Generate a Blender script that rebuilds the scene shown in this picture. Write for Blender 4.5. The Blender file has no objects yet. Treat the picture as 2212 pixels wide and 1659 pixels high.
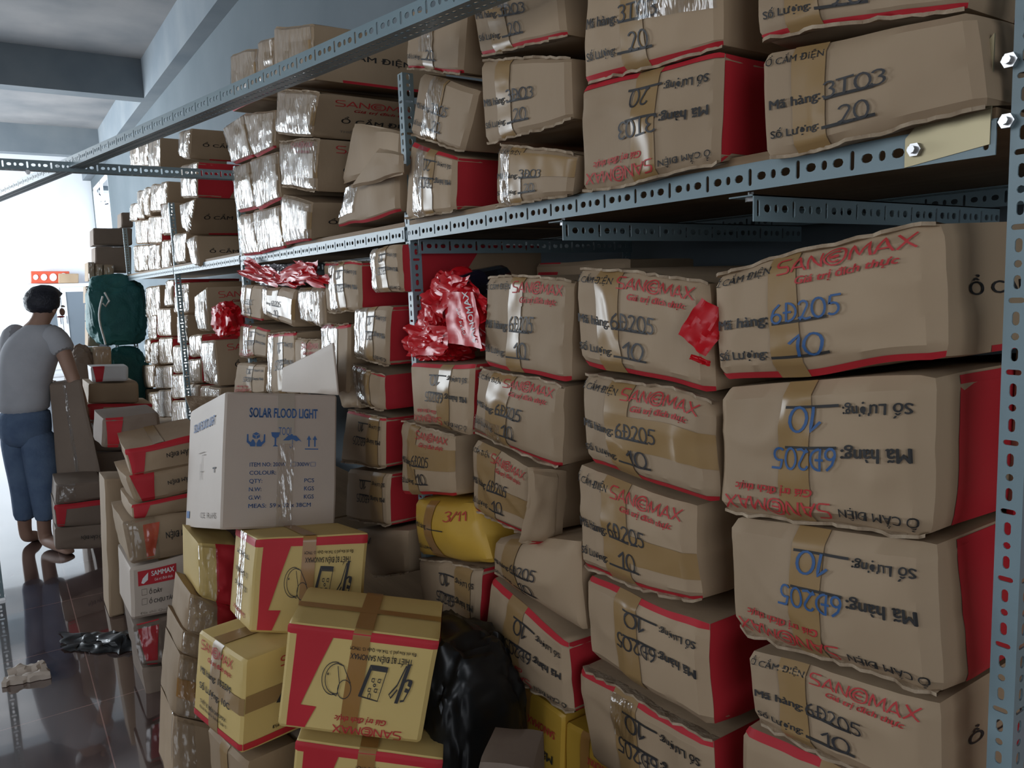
import bpy, bmesh, math, random
from mathutils import Vector, Matrix, noise
from mathutils.geometry import tessellate_polygon

scene = bpy.context.scene
COL = scene.collection
R = random.Random(7)

# ------------------------------------------------------------------ camera, light, exposure
FPX, CX, CY = 1660.0, 1106.0, 829.5
CAM = Vector((0.0, -1.0, 1.5))
_p, _r = math.radians(7.4), 0.033
F0 = Vector((-0.832, 0.5548, 0.0)).normalized()
R0 = Vector((0.5548, 0.832, 0.0)).normalized()
FW = (F0 * math.cos(_p) + Vector((0, 0, -1)) * math.sin(_p)).normalized()
U0 = R0.cross(FW)
RT = (R0 * math.cos(_r) - U0 * math.sin(_r)).normalized()
UP = RT.cross(FW)
cam_d = bpy.data.cameras.new('camera')
cam = bpy.data.objects.new('camera', cam_d)
COL.objects.link(cam)
cam_d.sensor_fit = 'HORIZONTAL'
cam_d.sensor_width = 36.0
cam_d.lens = 36.0 * FPX / 2212.0
cam_d.clip_start = 0.02
cam.matrix_world = Matrix(((RT.x, UP.x, -FW.x, CAM.x), (RT.y, UP.y, -FW.y, CAM.y), (RT.z, UP.z, -FW.z, CAM.z), (0, 0, 0, 1)))
scene.camera = cam

world = bpy.data.worlds.new('overcast_sky')
scene.world = world
world.use_nodes = True
world.node_tree.nodes['Background'].inputs[0].default_value = (0.72, 0.84, 1.0, 1)
world.node_tree.nodes['Background'].inputs[1].default_value = 3.0


def area(name, loc, target, sx, sy, power, col):
    l = bpy.data.lights.new(name, 'AREA')
    l.shape = 'RECTANGLE'
    l.size, l.size_y, l.energy, l.color = sx, sy, power, col
    o = bpy.data.objects.new(name, l)
    COL.objects.link(o)
    o.location = loc
    o.rotation_euler = (Vector(target) - Vector(loc)).to_track_quat('-Z', 'Y').to_euler()
    return o


# daylight through the openings of the left wall (street side) and the front of the shop
area('daylight_far_door', (-13.6, -4.85, 1.75), (-13.6, 0, 1.75), 6.8, 3.3, 1700, (0.86, 0.94, 1.0))
area('daylight_near_window', (-1.9, -4.85, 2.55), (-1.9, 0, 2.0), 3.4, 1.7, 42, (1.0, 0.98, 0.94))
area('daylight_shop_front', (3.9, -2.6, 1.9), (-3, -1.5, 1.3), 3.0, 2.4, 44, (1.0, 0.95, 0.88))
scene.view_settings.view_transform = 'Standard'
scene.view_settings.look = 'None'
scene.view_settings.exposure = -0.60
scene.view_settings.gamma = 1.0
scene.view_settings.use_curve_mapping = False
scene.cycles.use_denoising = True
scene.cycles.max_bounces = 8
scene.cycles.diffuse_bounces = 4
scene.cycles.transparent_max_bounces = 12
scene.cycles.caustics_reflective = False
scene.cycles.caustics_refractive = False


# ------------------------------------------------------------------ where a direction seen from the doorway meets the place
def ray(px, py):
    return FW + RT * ((px - CX) / FPX) + UP * ((CY - py) / FPX)


def on_y(px, py, y):
    d = ray(px, py)
    return CAM + d * ((y - CAM.y) / d.y)


def on_x(px, py, x):
    d = ray(px, py)
    return CAM + d * ((x - CAM.x) / d.x)


def on_h(px, py, z=0.0):
    d = ray(px, py)
    return CAM + d * ((z - CAM.z) / d.z)


def on_d(px, py, dist):
    return CAM + ray(px, py) * dist


# ------------------------------------------------------------------ materials
def mat(name):
    m = bpy.data.materials.new(name)
    m.use_nodes = True
    return m, m.node_tree.nodes, m.node_tree.links, m.node_tree.nodes['Principled BSDF']


def plain(name, col, rough=0.6, metal=0.0, spec=0.5, coat=0.0):
    m, n, l, b = mat(name)
    b.inputs['Base Color'].default_value = (*col, 1)
    b.inputs['Roughness'].default_value = rough
    b.inputs['Metallic'].default_value = metal
    b.inputs['Specular IOR Level'].default_value = spec
    b.inputs['Coat Weight'].default_value = coat
    return m


def noisy(name, c1, c2, scale, rough=0.7, bump=0.0, bscale=40.0, rand=0.0, stretch=(1, 1, 1), spec=0.35, detail=6.0, metal=0.0):
    m, n, l, b = mat(name)
    tc = n.new('ShaderNodeTexCoord')
    mp = n.new('ShaderNodeMapping')
    mp.inputs['Scale'].default_value = stretch
    l.new(tc.outputs['Object'], mp.inputs[0])
    nz = n.new('ShaderNodeTexNoise')
    nz.inputs['Scale'].default_value = scale
    nz.inputs['Detail'].default_value = detail
    l.new(mp.outputs[0], nz.inputs['Vector'])
    cr = n.new('ShaderNodeValToRGB')
    cr.color_ramp.elements[0].position, cr.color_ramp.elements[1].position = 0.3, 0.72
    cr.color_ramp.elements[0].color = (*c1, 1)
    cr.color_ramp.elements[1].color = (*c2, 1)
    l.new(nz.outputs[0], cr.inputs[0])
    out = cr.outputs[0]
    if rand:
        oi = n.new('ShaderNodeObjectInfo')
        hs = n.new('ShaderNodeHueSaturation')
        mr = n.new('ShaderNodeMapRange')
        mr.inputs[3].default_value, mr.inputs[4].default_value = 1 - rand, 1 + rand
        l.new(oi.outputs['Random'], mr.inputs[0])
        l.new(mr.outputs[0], hs.inputs['Value'])
        l.new(out, hs.inputs['Color'])
        out = hs.outputs[0]
    l.new(out, b.inputs['Base Color'])
    b.inputs['Roughness'].default_value = rough
    b.inputs['Specular IOR Level'].default_value = spec
    b.inputs['Metallic'].default_value = metal
    if bump:
        n2 = n.new('ShaderNodeTexNoise')
        n2.inputs['Scale'].default_value = bscale
        n2.inputs['Detail'].default_value = 4
        l.new(mp.outputs[0], n2.inputs['Vector'])
        bp = n.new('ShaderNodeBump')
        bp.inputs['Strength'].default_value = bump
        bp.inputs['Distance'].default_value = 0.01
        l.new(n2.outputs[0], bp.inputs['Height'])
        l.new(bp.outputs[0], b.inputs['Normal'])
    return m


def film(name, tint, opacity, rough, bump=0.5, bscale=30.0, gain=0.45):
    """thin clear packing film: mostly see-through, with a gloss on its creases"""
    m, n, l, b = mat(name)
    n.remove(b)
    out = n['Material Output']
    tr = n.new('ShaderNodeBsdfTransparent')
    tr.inputs[0].default_value = (*tint, 1)
    gl = n.new('ShaderNodeBsdfGlossy')
    gl.inputs['Color'].default_value = (0.95, 0.95, 0.95, 1)
    gl.inputs['Roughness'].default_value = rough
    lw = n.new('ShaderNodeLayerWeight')
    lw.inputs[0].default_value = 0.35
    mr = n.new('ShaderNodeMapRange')
    mr.inputs[3].default_value, mr.inputs[4].default_value = opacity, min(1, opacity + gain)
    mx = n.new('ShaderNodeMixShader')
    tc = n.new('ShaderNodeTexCoord')
    mp = n.new('ShaderNodeMapping')
    mp.inputs['Scale'].default_value = (1, 1, 0.22)
    n2 = n.new('ShaderNodeTexNoise')
    n2.inputs['Scale'].default_value = bscale
    n2.inputs['Detail'].default_value = 3
    bp = n.new('ShaderNodeBump')
    bp.inputs['Strength'].default_value = bump
    bp.inputs['Distance'].default_value = 0.02
    l.new(tc.outputs['Object'], mp.inputs[0])
    l.new(mp.outputs[0], n2.inputs['Vector'])
    l.new(n2.outputs[0], bp.inputs['Height'])
    l.new(bp.outputs[0], gl.inputs['Normal'])
    l.new(bp.outputs[0], lw.inputs['Normal'])
    l.new(lw.outputs['Facing'], mr.inputs[0])
    l.new(mr.outputs[0], mx.inputs[0])
    l.new(tr.outputs[0], mx.inputs[1])
    l.new(gl.outputs[0], mx.inputs[2])
    l.new(mx.outputs[0], out.inputs[0])
    return m


M = {}
M['kraft'] = noisy('kraft_cardboard', (0.35, 0.248, 0.155), (0.44, 0.32, 0.205), 3.0, 0.72, 0.35, 12, rand=0.10, stretch=(1, 1, 0.35))
M['kraft_edge'] = noisy('torn_cardboard_edge', (0.24, 0.165, 0.10), (0.52, 0.41, 0.29), 30, 0.9, 0.4, 90)
M['yellow'] = noisy('yellow_cardboard', (0.60, 0.435, 0.155), (0.68, 0.50, 0.19), 3.0, 0.62, 0.06, 24, rand=0.04)
M['ochre'] = noisy('ochre_wrap', (0.50, 0.29, 0.035), (0.62, 0.38, 0.06), 3.0, 0.42, 0.15, 16)
M['palebox'] = noisy('pale_cardboard', (0.53, 0.445, 0.37), (0.59, 0.50, 0.42), 2.5, 0.6, 0.05, 30)
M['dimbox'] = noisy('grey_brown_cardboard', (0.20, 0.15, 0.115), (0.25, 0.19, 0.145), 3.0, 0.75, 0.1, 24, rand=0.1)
M['whitebox'] = noisy('white_carton', (0.62, 0.62, 0.62), (0.72, 0.72, 0.72), 4, 0.55)
M['red'] = noisy('red_print', (0.47, 0.018, 0.028), (0.56, 0.028, 0.04), 4.0, 0.6)
M['redtext'] = plain('red_lettering', (0.50, 0.035, 0.035), 0.7)
M['black'] = plain('black_lettering', (0.025, 0.023, 0.022), 0.7)
M['ink'] = plain('black_marker', (0.03, 0.028, 0.03), 0.6)
M['blueink'] = plain('blue_marker', (0.03, 0.10, 0.26), 0.6)
M['blueprint'] = plain('blue_lettering', (0.06, 0.15, 0.36), 0.7)
M['greyprint'] = plain('faded_lettering', (0.22, 0.18, 0.14), 0.7)
M['whiteprint'] = plain('white_print', (0.8, 0.8, 0.8), 0.5)
M['palegreen'] = plain('pale_print', (0.47, 0.41, 0.33), 0.6)
M['orange'] = plain('orange_red_print', (0.62, 0.09, 0.04), 0.55)
M['tape'] = plain('brown_packing_tape', (0.33, 0.205, 0.085), 0.34, spec=0.5)
M['tape_dark'] = plain('dark_packing_tape', (0.34, 0.17, 0.045), 0.3, spec=0.6)
M['film'] = film('clear_packing_film', (0.97, 0.97, 0.97), 0.05, 0.13, 0.9, 14)
M['film_far'] = film('clear_film_layers', (0.95, 0.95, 0.95), 0.05, 0.12, 1.0, 22, 0.28)
M['cleartape'] = film('clear_tape', (0.97, 0.96, 0.94), 0.10, 0.12, 0.8, 36)
M['steel'] = noisy('grey_blue_painted_steel', (0.20, 0.28, 0.31), (0.235, 0.32, 0.35), 5, 0.42, 0.02, 60, spec=0.5)
M['zinc'] = plain('zinc_bolt', (0.55, 0.55, 0.55), 0.28, 1.0)
M['gusset'] = plain('yellow_zinc_plate', (0.42, 0.36, 0.22), 0.4, 0.6)
M['plywood'] = noisy('plywood_board', (0.24, 0.155, 0.085), (0.33, 0.22, 0.125), 4, 0.7, 0.1, 30, stretch=(0.4, 4, 4))
M['redfilm'] = plain('red_plastic_film', (0.58, 0.008, 0.015), 0.36, spec=0.4)
M['greyfilm'] = plain('grey_plastic_film', (0.35, 0.34, 0.36), 0.22, spec=0.6, coat=0.4)
M['navyfilm'] = plain('navy_plastic_film', (0.015, 0.014, 0.03), 0.25, spec=0.6, coat=0.3)
M['blackfilm'] = plain('black_plastic', (0.008, 0.009, 0.010), 0.36, spec=0.45)
M['green'] = noisy('green_woven_sack', (0.016, 0.10, 0.105), (0.03, 0.155, 0.15), 8, 0.6, 0.5, 60)
M['skin'] = noisy('skin', (0.34, 0.20, 0.145), (0.42, 0.26, 0.19), 6, 0.55)
M['hair'] = noisy('black_hair', (0.012, 0.013, 0.02), (0.03, 0.032, 0.045), 30, 0.5, 0.6, 90)
M['shirt'] = noisy('light_grey_cotton', (0.42, 0.43, 0.46), (0.50, 0.51, 0.54), 8, 0.9, 0.2, 20)
M['jeans'] = noisy('blue_denim', (0.085, 0.13, 0.22), (0.13, 0.19, 0.29), 12, 0.9, 0.3, 60)
M['cabinet'] = plain('white_lacquer', (0.78, 0.80, 0.82), 0.35)
M['glass'] = plain('grey_cabinet_glass', (0.18, 0.21, 0.24), 0.12, spec=0.6)
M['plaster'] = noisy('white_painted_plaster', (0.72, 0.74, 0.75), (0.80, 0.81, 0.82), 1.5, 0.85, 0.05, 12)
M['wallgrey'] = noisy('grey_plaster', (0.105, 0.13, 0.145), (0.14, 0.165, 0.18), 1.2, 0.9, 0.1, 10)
M['concrete'] = noisy('raw_concrete', (0.185, 0.195, 0.205), (0.33, 0.32, 0.315), 1.1, 0.9, 0.25, 6, detail=9)
M['concrete_beam'] = noisy('beam_concrete', (0.16, 0.19, 0.215), (0.235, 0.26, 0.275), 1.5, 0.9, 0.15, 8)
M['ac'] = plain('off_white_plastic', (0.6, 0.6, 0.58), 0.4)


def tile_material():
    m, n, l, b = mat('dark_marble_tile')
    tc = n.new('ShaderNodeTexCoord')
    mp = n.new('ShaderNodeMapping')
    mp.inputs['Location'].default_value = (0.13, 0.22, 0)
    l.new(tc.outputs['Object'], mp.inputs[0])
    br = n.new('ShaderNodeTexBrick')
    br.offset = 0.0
    br.inputs['Scale'].default_value = 1.0
    br.inputs['Brick Width'].default_value = 0.6
    br.inputs['Row Height'].default_value = 0.6
    br.inputs['Mortar Size'].default_value = 0.0022
    br.inputs['Color1'].default_value = (1, 1, 1, 1)
    br.inputs['Color2'].default_value = (0.9, 0.9, 0.9, 1)
    br.inputs['Mortar'].default_value = (3.2, 3.0, 2.9, 1)
    l.new(mp.outputs[0], br.inputs['Vector'])
    nz = n.new('ShaderNodeTexNoise')
    nz.inputs['Scale'].default_value = 3.2
    nz.inputs['Detail'].default_value = 9
    nz.inputs['Distortion'].default_value = 1.1
    st = n.new('ShaderNodeMapping')
    st.inputs['Scale'].default_value = (0.6, 2.4, 1)
    l.new(tc.outputs['Object'], st.inputs[0])
    l.new(st.outputs[0], nz.inputs['Vector'])
    cr = n.new('ShaderNodeValToRGB')
    cr.color_ramp.elements[0].position, cr.color_ramp.elements[1].position = 0.32, 0.75
    cr.color_ramp.elements[0].color = (0.070, 0.044, 0.040, 1)
    cr.color_ramp.elements[1].color = (0.175, 0.118, 0.106, 1)
    l.new(nz.outputs[0], cr.inputs[0])
    mx = n.new('ShaderNodeMix')
    mx.data_type = 'RGBA'
    mx.blend_type = 'MULTIPLY'
    mx.inputs[0].default_value = 1.0
    l.new(cr.outputs[0], mx.inputs[6])
    l.new(br.outputs['Color'], mx.inputs[7])
    l.new(mx.outputs[2], b.inputs['Base Color'])
    n3 = n.new('ShaderNodeTexNoise')
    n3.inputs['Scale'].default_value = 5
    n3.inputs['Detail'].default_value = 6
    l.new(tc.outputs['Object'], n3.inputs['Vector'])
    mr = n.new('ShaderNodeMapRange')
    mr.inputs[1].default_value, mr.inputs[2].default_value = 0.35, 0.75
    mr.inputs[3].default_value, mr.inputs[4].default_value = 0.05, 0.15
    l.new(n3.outputs[0], mr.inputs[0])
    l.new(mr.outputs[0], b.inputs['Roughness'])
    b.inputs['Specular IOR Level'].default_value = 1.0
    b.inputs['Coat Weight'].default_value = 1.0
    b.inputs['Coat Roughness'].default_value = 0.03
    b.inputs['Coat IOR'].default_value = 1.8
    return m


M['tile'] = tile_material()


# ------------------------------------------------------------------ mesh helpers
class MB:
    def __init__(self):
        self.v, self.f, self.m, self.slots = [], [], [], []

    def slot(self, key):
        if key not in self.slots:
            self.slots.append(key)
        return self.slots.index(key)

    def add(self, vs, fs, key):
        o, s = len(self.v), self.slot(key)
        self.v += [Vector(p) for p in vs]
        for f in fs:
            self.f.append([i + o for i in f])
            self.m.append(s)

    def box(self, lo, hi, key, mtx=None):
        x0, y0, z0 = lo
        x1, y1, z1 = hi
        vs = [Vector(p) for p in ((x0, y0, z0), (x1, y0, z0), (x1, y1, z0), (x0, y1, z0), (x0, y0, z1), (x1, y0, z1), (x1, y1, z1), (x0, y1, z1))]
        if mtx is not None:
            vs = [mtx @ p for p in vs]
        self.add(vs, [(3, 2, 1, 0), (4, 5, 6, 7), (0, 1, 5, 4), (1, 2, 6, 5), (2, 3, 7, 6), (3, 0, 4, 7)], key)

    def tube(self, pts, rad, key, n=8, caps=True):
        pts = [Vector(p) for p in pts]
        rads = rad if isinstance(rad, (list, tuple)) else [rad] * len(pts)
        vs, fs = [], []
        for i, p in enumerate(pts):
            t = (pts[min(i + 1, len(pts) - 1)] - pts[max(i - 1, 0)]).normalized()
            a = t.cross(Vector((0, 0, 1)) if abs(t.z) < 0.9 else Vector((1, 0, 0))).normalized()
            b2 = t.cross(a)
            for k in range(n):
                w = 2 * math.pi * k / n
                vs.append(p + (a * math.cos(w) + b2 * math.sin(w)) * rads[i])
        for i in range(len(pts) - 1):
            for k in range(n):
                fs.append((i * n + k, i * n + (k + 1) % n, (i + 1) * n + (k + 1) % n, (i + 1) * n + k))
        if caps:
            fs.append(tuple(range(n))[::-1])
            fs.append(tuple((len(pts) - 1) * n + k for k in range(n)))
        self.add(vs, fs, key)

    def build(self, name, origin=None, parent=None, smooth=35.0):
        o0 = Vector(origin) if origin is not None else Vector((0, 0, 0))
        me = bpy.data.meshes.new(name)
        me.from_pydata([tuple(p - o0) for p in self.v], [], self.f)
        for k in self.slots:
            me.materials.append(M[k])
        me.polygons.foreach_set('material_index', self.m)
        if smooth:
            me.polygons.foreach_set('use_smooth', [True] * len(me.polygons))
            me.update()
            me.set_sharp_from_angle(angle=math.radians(smooth))
        me.update()
        ob = bpy.data.objects.new(name, me)
        COL.objects.link(ob)
        if parent is None:
            ob.location = o0
        else:
            ob.parent = parent
        return ob


def tag(o, label, cat, group=None, kind=None):
    o['label'] = label
    o['category'] = cat
    if group:
        o['group'] = group
    if kind:
        o['kind'] = kind
    return o


def structure(o):
    o['kind'] = 'structure'
    return o


def empty(name, loc):
    o = bpy.data.objects.new(name, None)
    o.empty_display_size = 0.1
    o.location = loc
    COL.objects.link(o)
    return o


# ------------------------------------------------------------------ lettering
_txt = {}


def text_mesh(s, bold=0.0, shear=0.0):
    k = (s, bold, shear)
    if k in _txt:
        return _txt[k]
    cu = bpy.data.curves.new('lettering', 'FONT')
    cu.body = s
    cu.size = 1.0
    cu.shear = shear
    cu.resolution_u = 3
    ob = bpy.data.objects.new('lettering', cu)
    me = ob.to_mesh()
    v0 = [(v.co.x, v.co.y) for v in me.vertices]
    f0 = [tuple(p.vertices) for p in me.polygons]
    vs, fs = [], []
    for dx, dy in ((0, 0), (-bold, 0), (bold, 0), (0, bold * 0.6), (0, -bold * 0.6)) if bold else ((0, 0),):
        fs += [tuple(i + len(vs) for i in f) for f in f0]
        vs += [(a + dx, b + dy) for a, b in v0]
    ob.to_mesh_clear()
    bpy.data.objects.remove(ob)
    bpy.data.curves.remove(cu)
    if not vs:
        vs, fs = [(0, 0), (0.1, 0), (0.1, 0.1)], []
    x0, x1 = min(a for a, b in vs), max(a for a, b in vs)
    _txt[k] = ([(a - x0, b) for a, b in vs], fs, x1 - x0)
    return _txt[k]


def arc(cx, cy, rx, ry, a0, a1, n=10):
    return [(cx + rx * math.cos(math.radians(a0 + (a1 - a0) * i / n)), cy + ry * math.sin(math.radians(a0 + (a1 - a0) * i / n))) for i in range(n + 1)]


HAND = {
    '0': (0.62, [arc(0.3, 0.5, 0.28, 0.5, 80, 450, 14)]),
    '1': (0.46, [[(0.02, 0.62), (0.33, 1.0), (0.27, 0.0)]]),
    '2': (0.66, [arc(0.28, 0.76, 0.22, 0.22, 170, -40, 8) + [(0.2, 0.18), (0.08, 0.02), (0.02, 0.12), (0.14, 0.16), (0.36, 0.02), (0.62, 0.06)]]),
    '3': (0.56, [arc(0.24, 0.76, 0.22, 0.22, 160, -70, 7) + arc(0.22, 0.27, 0.26, 0.28, 80, -160, 8)]),
    '5': (0.64, [[(0.2, 0.98), (0.14, 0.56)] + arc(0.28, 0.3, 0.26, 0.3, 110, -140, 9), [(0.2, 0.98), (0.66, 0.96)]]),
    '6': (0.58, [[(0.44, 0.98), (0.16, 0.7), (0.04, 0.35)] + arc(0.26, 0.24, 0.22, 0.24, 180, 520, 10)]),
    'D': (0.72, [[(0.14, 0.0), (0.18, 1.0)] + arc(0.2, 0.5, 0.42, 0.48, 80, -90, 9), [(0.0, 0.5), (0.4, 0.5)]]),
    'T': (0.7, [[(0.0, 0.95), (0.7, 1.0)], [(0.36, 0.97), (0.3, 0.0)]]),
    '/': (0.4, [[(0.0, 0.0), (0.36, 1.0)]]),
    'W': (0.7, [[(0.0, 1.0), (0.15, 0.0), (0.33, 0.7), (0.5, 0.0), (0.68, 1.0)]]),
    '8': (0.6, [arc(0.28, 0.75, 0.2, 0.22, -60, 240, 8) + arc(0.28, 0.25, 0.25, 0.26, 120, -240, 10)]),
    ' ': (0.35, []),
}
LOGO = {
    'S': (0.78, [[(0.64, 1.0), (0.12, 1.0), (0.02, 0.86), (0.02, 0.66), (0.12, 0.54), (0.56, 0.46), (0.64, 0.36), (0.64, 0.14), (0.54, 0.0), (0.0, 0.0)]]),
    'A': (0.84, [[(0.0, 0.0), (0.36, 1.0), (0.72, 0.0)], [(0.14, 0.3), (0.58, 0.3)]]),
    'N': (0.84, [[(0.04, 0.0), (0.04, 1.0), (0.68, 0.0), (0.68, 1.0)]]),
    'O': (1.14, [arc(0.5, 0.5, 0.5, 0.58, 0, 360, 20), arc(0.52, 0.5, 0.3, 0.34, 50, 310, 12), [(0.3, 0.5), (0.72, 0.5)]]),
    'M': (1.0, [[(0.0, 0.0), (0.1, 1.0), (0.44, 0.2), (0.78, 1.0), (0.88, 0.0)]]),
    'X': (0.8, [[(0.0, 0.0), (0.7, 1.0)], [(0.0, 1.0), (0.7, 0.0)]]),
}


def ribbons(strokes, w):
    vs, fs = [], []
    for st0 in strokes:
        st = [st0[0]]
        for p, q in zip(st0, st0[1:]):
            k = max(1, int(math.hypot(q[0] - p[0], q[1] - p[1]) / 0.17))
            st += [(p[0] + (q[0] - p[0]) * i / k, p[1] + (q[1] - p[1]) * i / k) for i in range(1, k + 1)]
        o = len(vs)
        for i, (x, y) in enumerate(st):
            x0, y0 = st[max(i - 1, 0)]
            x1, y1 = st[min(i + 1, len(st) - 1)]
            dx, dy = x1 - x0, y1 - y0
            L = math.hypot(dx, dy) or 1.0
            nx, ny = -dy / L * w / 2, dx / L * w / 2
            vs += [(x + nx, y + ny), (x - nx, y - ny)]
        for i in range(len(st) - 1):
            a = o + 2 * i
            fs.append((a, a + 1, a + 3, a + 2))
    return vs, fs


def glyphs(s, table, w):
    x, strokes = 0.0, []
    for ch in s:
        adv, sts = table[ch]
        strokes += [[(px + x, py) for px, py in st] for st in sts]
        x += adv
    vs, fs = ribbons(strokes, w)
    return vs, fs, x


# ------------------------------------------------------------------ one face of a carton, as a grid one can print on
class Face:
    def __init__(self, grid, nrm, w, h):
        self.g, self.n, self.w, self.h = grid, nrm, w, h     # grid[j][i], j upwards, i rightwards
        self.nv, self.nu = len(grid) - 1, len(grid[0]) - 1
        self.us = [i / self.nu for i in range(self.nu + 1)]
        self.vs = [j / self.nv for j in range(self.nv + 1)]

    def at(self, u, v, off=0.0012):
        u, v = min(max(u, 0.0), 1.0), min(max(v, 0.0), 1.0)

        def cell(ts, t):
            for i in range(len(ts) - 1):
                if t <= ts[i + 1] or i == len(ts) - 2:
                    return i, (t - ts[i]) / (ts[i + 1] - ts[i])
        i, a = cell(self.us, u)
        j, b = cell(self.vs, v)
        g = self.g
        p = (g[j][i] * (1 - a) + g[j][i + 1] * a) * (1 - b) + (g[j + 1][i] * (1 - a) + g[j + 1][i + 1] * a) * b
        n = (g[j][i + 1] - g[j][i]).cross(g[j + 1][i] - g[j][i])
        if n.length < 1e-9:
            n = self.n
        n = n.normalized()
        if n.dot(self.n) < 0:
            n = -n
        return p + (n * 0.5 + self.n * 0.5) * off


class Print:
    """prints on a face; flip turns the whole layout upside down"""

    def __init__(self, mb, face, flip=False, off=0.0030):
        self.mb, self.f, self.flip, self.off = mb, face, flip, off

    def uv(self, u, v, off=None):
        if self.flip:
            u, v = 1 - u, 1 - v
        return self.f.at(u, v, self.off if off is None else off)

    def put(self, vs, fs, u, v, size, key, wscale=1.0, rot=0.0, off=None):
        c, s = math.cos(rot), math.sin(rot)
        pts = []
        for x, y in vs:
            x *= wscale
            X, Y = (x * c - y * s) * size, (x * s + y * c) * size
            pts.append(self.uv(u + X / self.f.w, v + Y / self.f.h, off))
        self.mb.add(pts, fs, key)

    def text(self, s, u0, u1, v, size, key='black', bold=0.02, shear=0.0, rot=0.0):
        vs, fs, w = text_mesh(s, bold, shear)
        self.put(vs, fs, u0, v, size, key, (u1 - u0) * self.f.w / (w * size), rot)

    def hand(self, s, u0, u1, v, size, key='ink', w=0.09, rot=0.0, table=None):
        vs, fs, wd = glyphs(s, table or HAND, w)
        self.put(vs, fs, u0, v, size, key, (u1 - u0) * self.f.w / (wd * size), rot, self.off * 1.2)

    def line(self, u0, u1, v, t=0.004, key='black', v1=None):
        v1 = v if v1 is None else v1
        n = 6
        pts, fs = [], []
        for i in range(n + 1):
            u = u0 + (u1 - u0) * i / n
            vv = v + (v1 - v) * i / n
            pts += [self.uv(u, vv), self.uv(u, vv + t / self.f.h)]
        for i in range(n):
            fs.append((2 * i, 2 * i + 2, 2 * i + 3, 2 * i + 1))
        self.mb.add(pts, fs, key)

    def quad(self, q, key, n=10, m=10, off=None):
        (a, b, c, d) = q
        pts, fs = [], []
        for j in range(m + 1):
            t = j / m
            for i in range(n + 1):
                s = i / n
                u = (a[0] * (1 - s) + b[0] * s) * (1 - t) + (d[0] * (1 - s) + c[0] * s) * t
                v = (a[1] * (1 - s) + b[1] * s) * (1 - t) + (d[1] * (1 - s) + c[1] * s) * t
                pts.append(self.uv(u, v, self.off * 0.6 if off is None else off))
        for j in range(m):
            for i in range(n):
                k = j * (n + 1) + i
                fs.append((k, k + 1, k + n + 2, k + n + 1))
        self.mb.add(pts, fs, key)

    def rect(self, u0, v0, u1, v1, key, n=12, m=6, off=None):
        n, m = max(n, int(abs(u1 - u0) * 34)), max(m, int(abs(v1 - v0) * 34), 4)
        self.quad(((u0, v0), (u1, v0), (u1, v1), (u0, v1)), key, n, m, off)

    def strokes(self, sts, w, u, v, sx, sy, key='ink'):
        vs, fs = ribbons(sts, w)
        self.mb.add([self.uv(u + x * sx, v + y * sy) for x, y in vs], fs, key)

    def poly(self, pts, u, v, sx, sy, key):
        self.mb.add([self.uv(u + x * sx, v + y * sy) for x, y in pts], [tuple(range(len(pts)))], key)


# ------------------------------------------------------------------ the carton
def ridge(p, f, seed):
    a = noise.noise(Vector((p.x * f + seed, p.y * f - seed, p.z * f + 2 * seed)))
    c = noise.noise(Vector((p.x * f * 0.9 + p.z * f * 0.8 + seed, p.z * f * 0.9 - p.x * f * 0.6, seed * 1.7)))
    b = noise.noise(Vector((p.x * f * 2.3 - seed, p.y * f * 2.3, p.z * f * 2.3 + seed)))
    return a * 0.9 + (0.35 - abs(b)) * 0.7 + max(0.0, 0.16 - abs(c)) * 3.2


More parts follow.
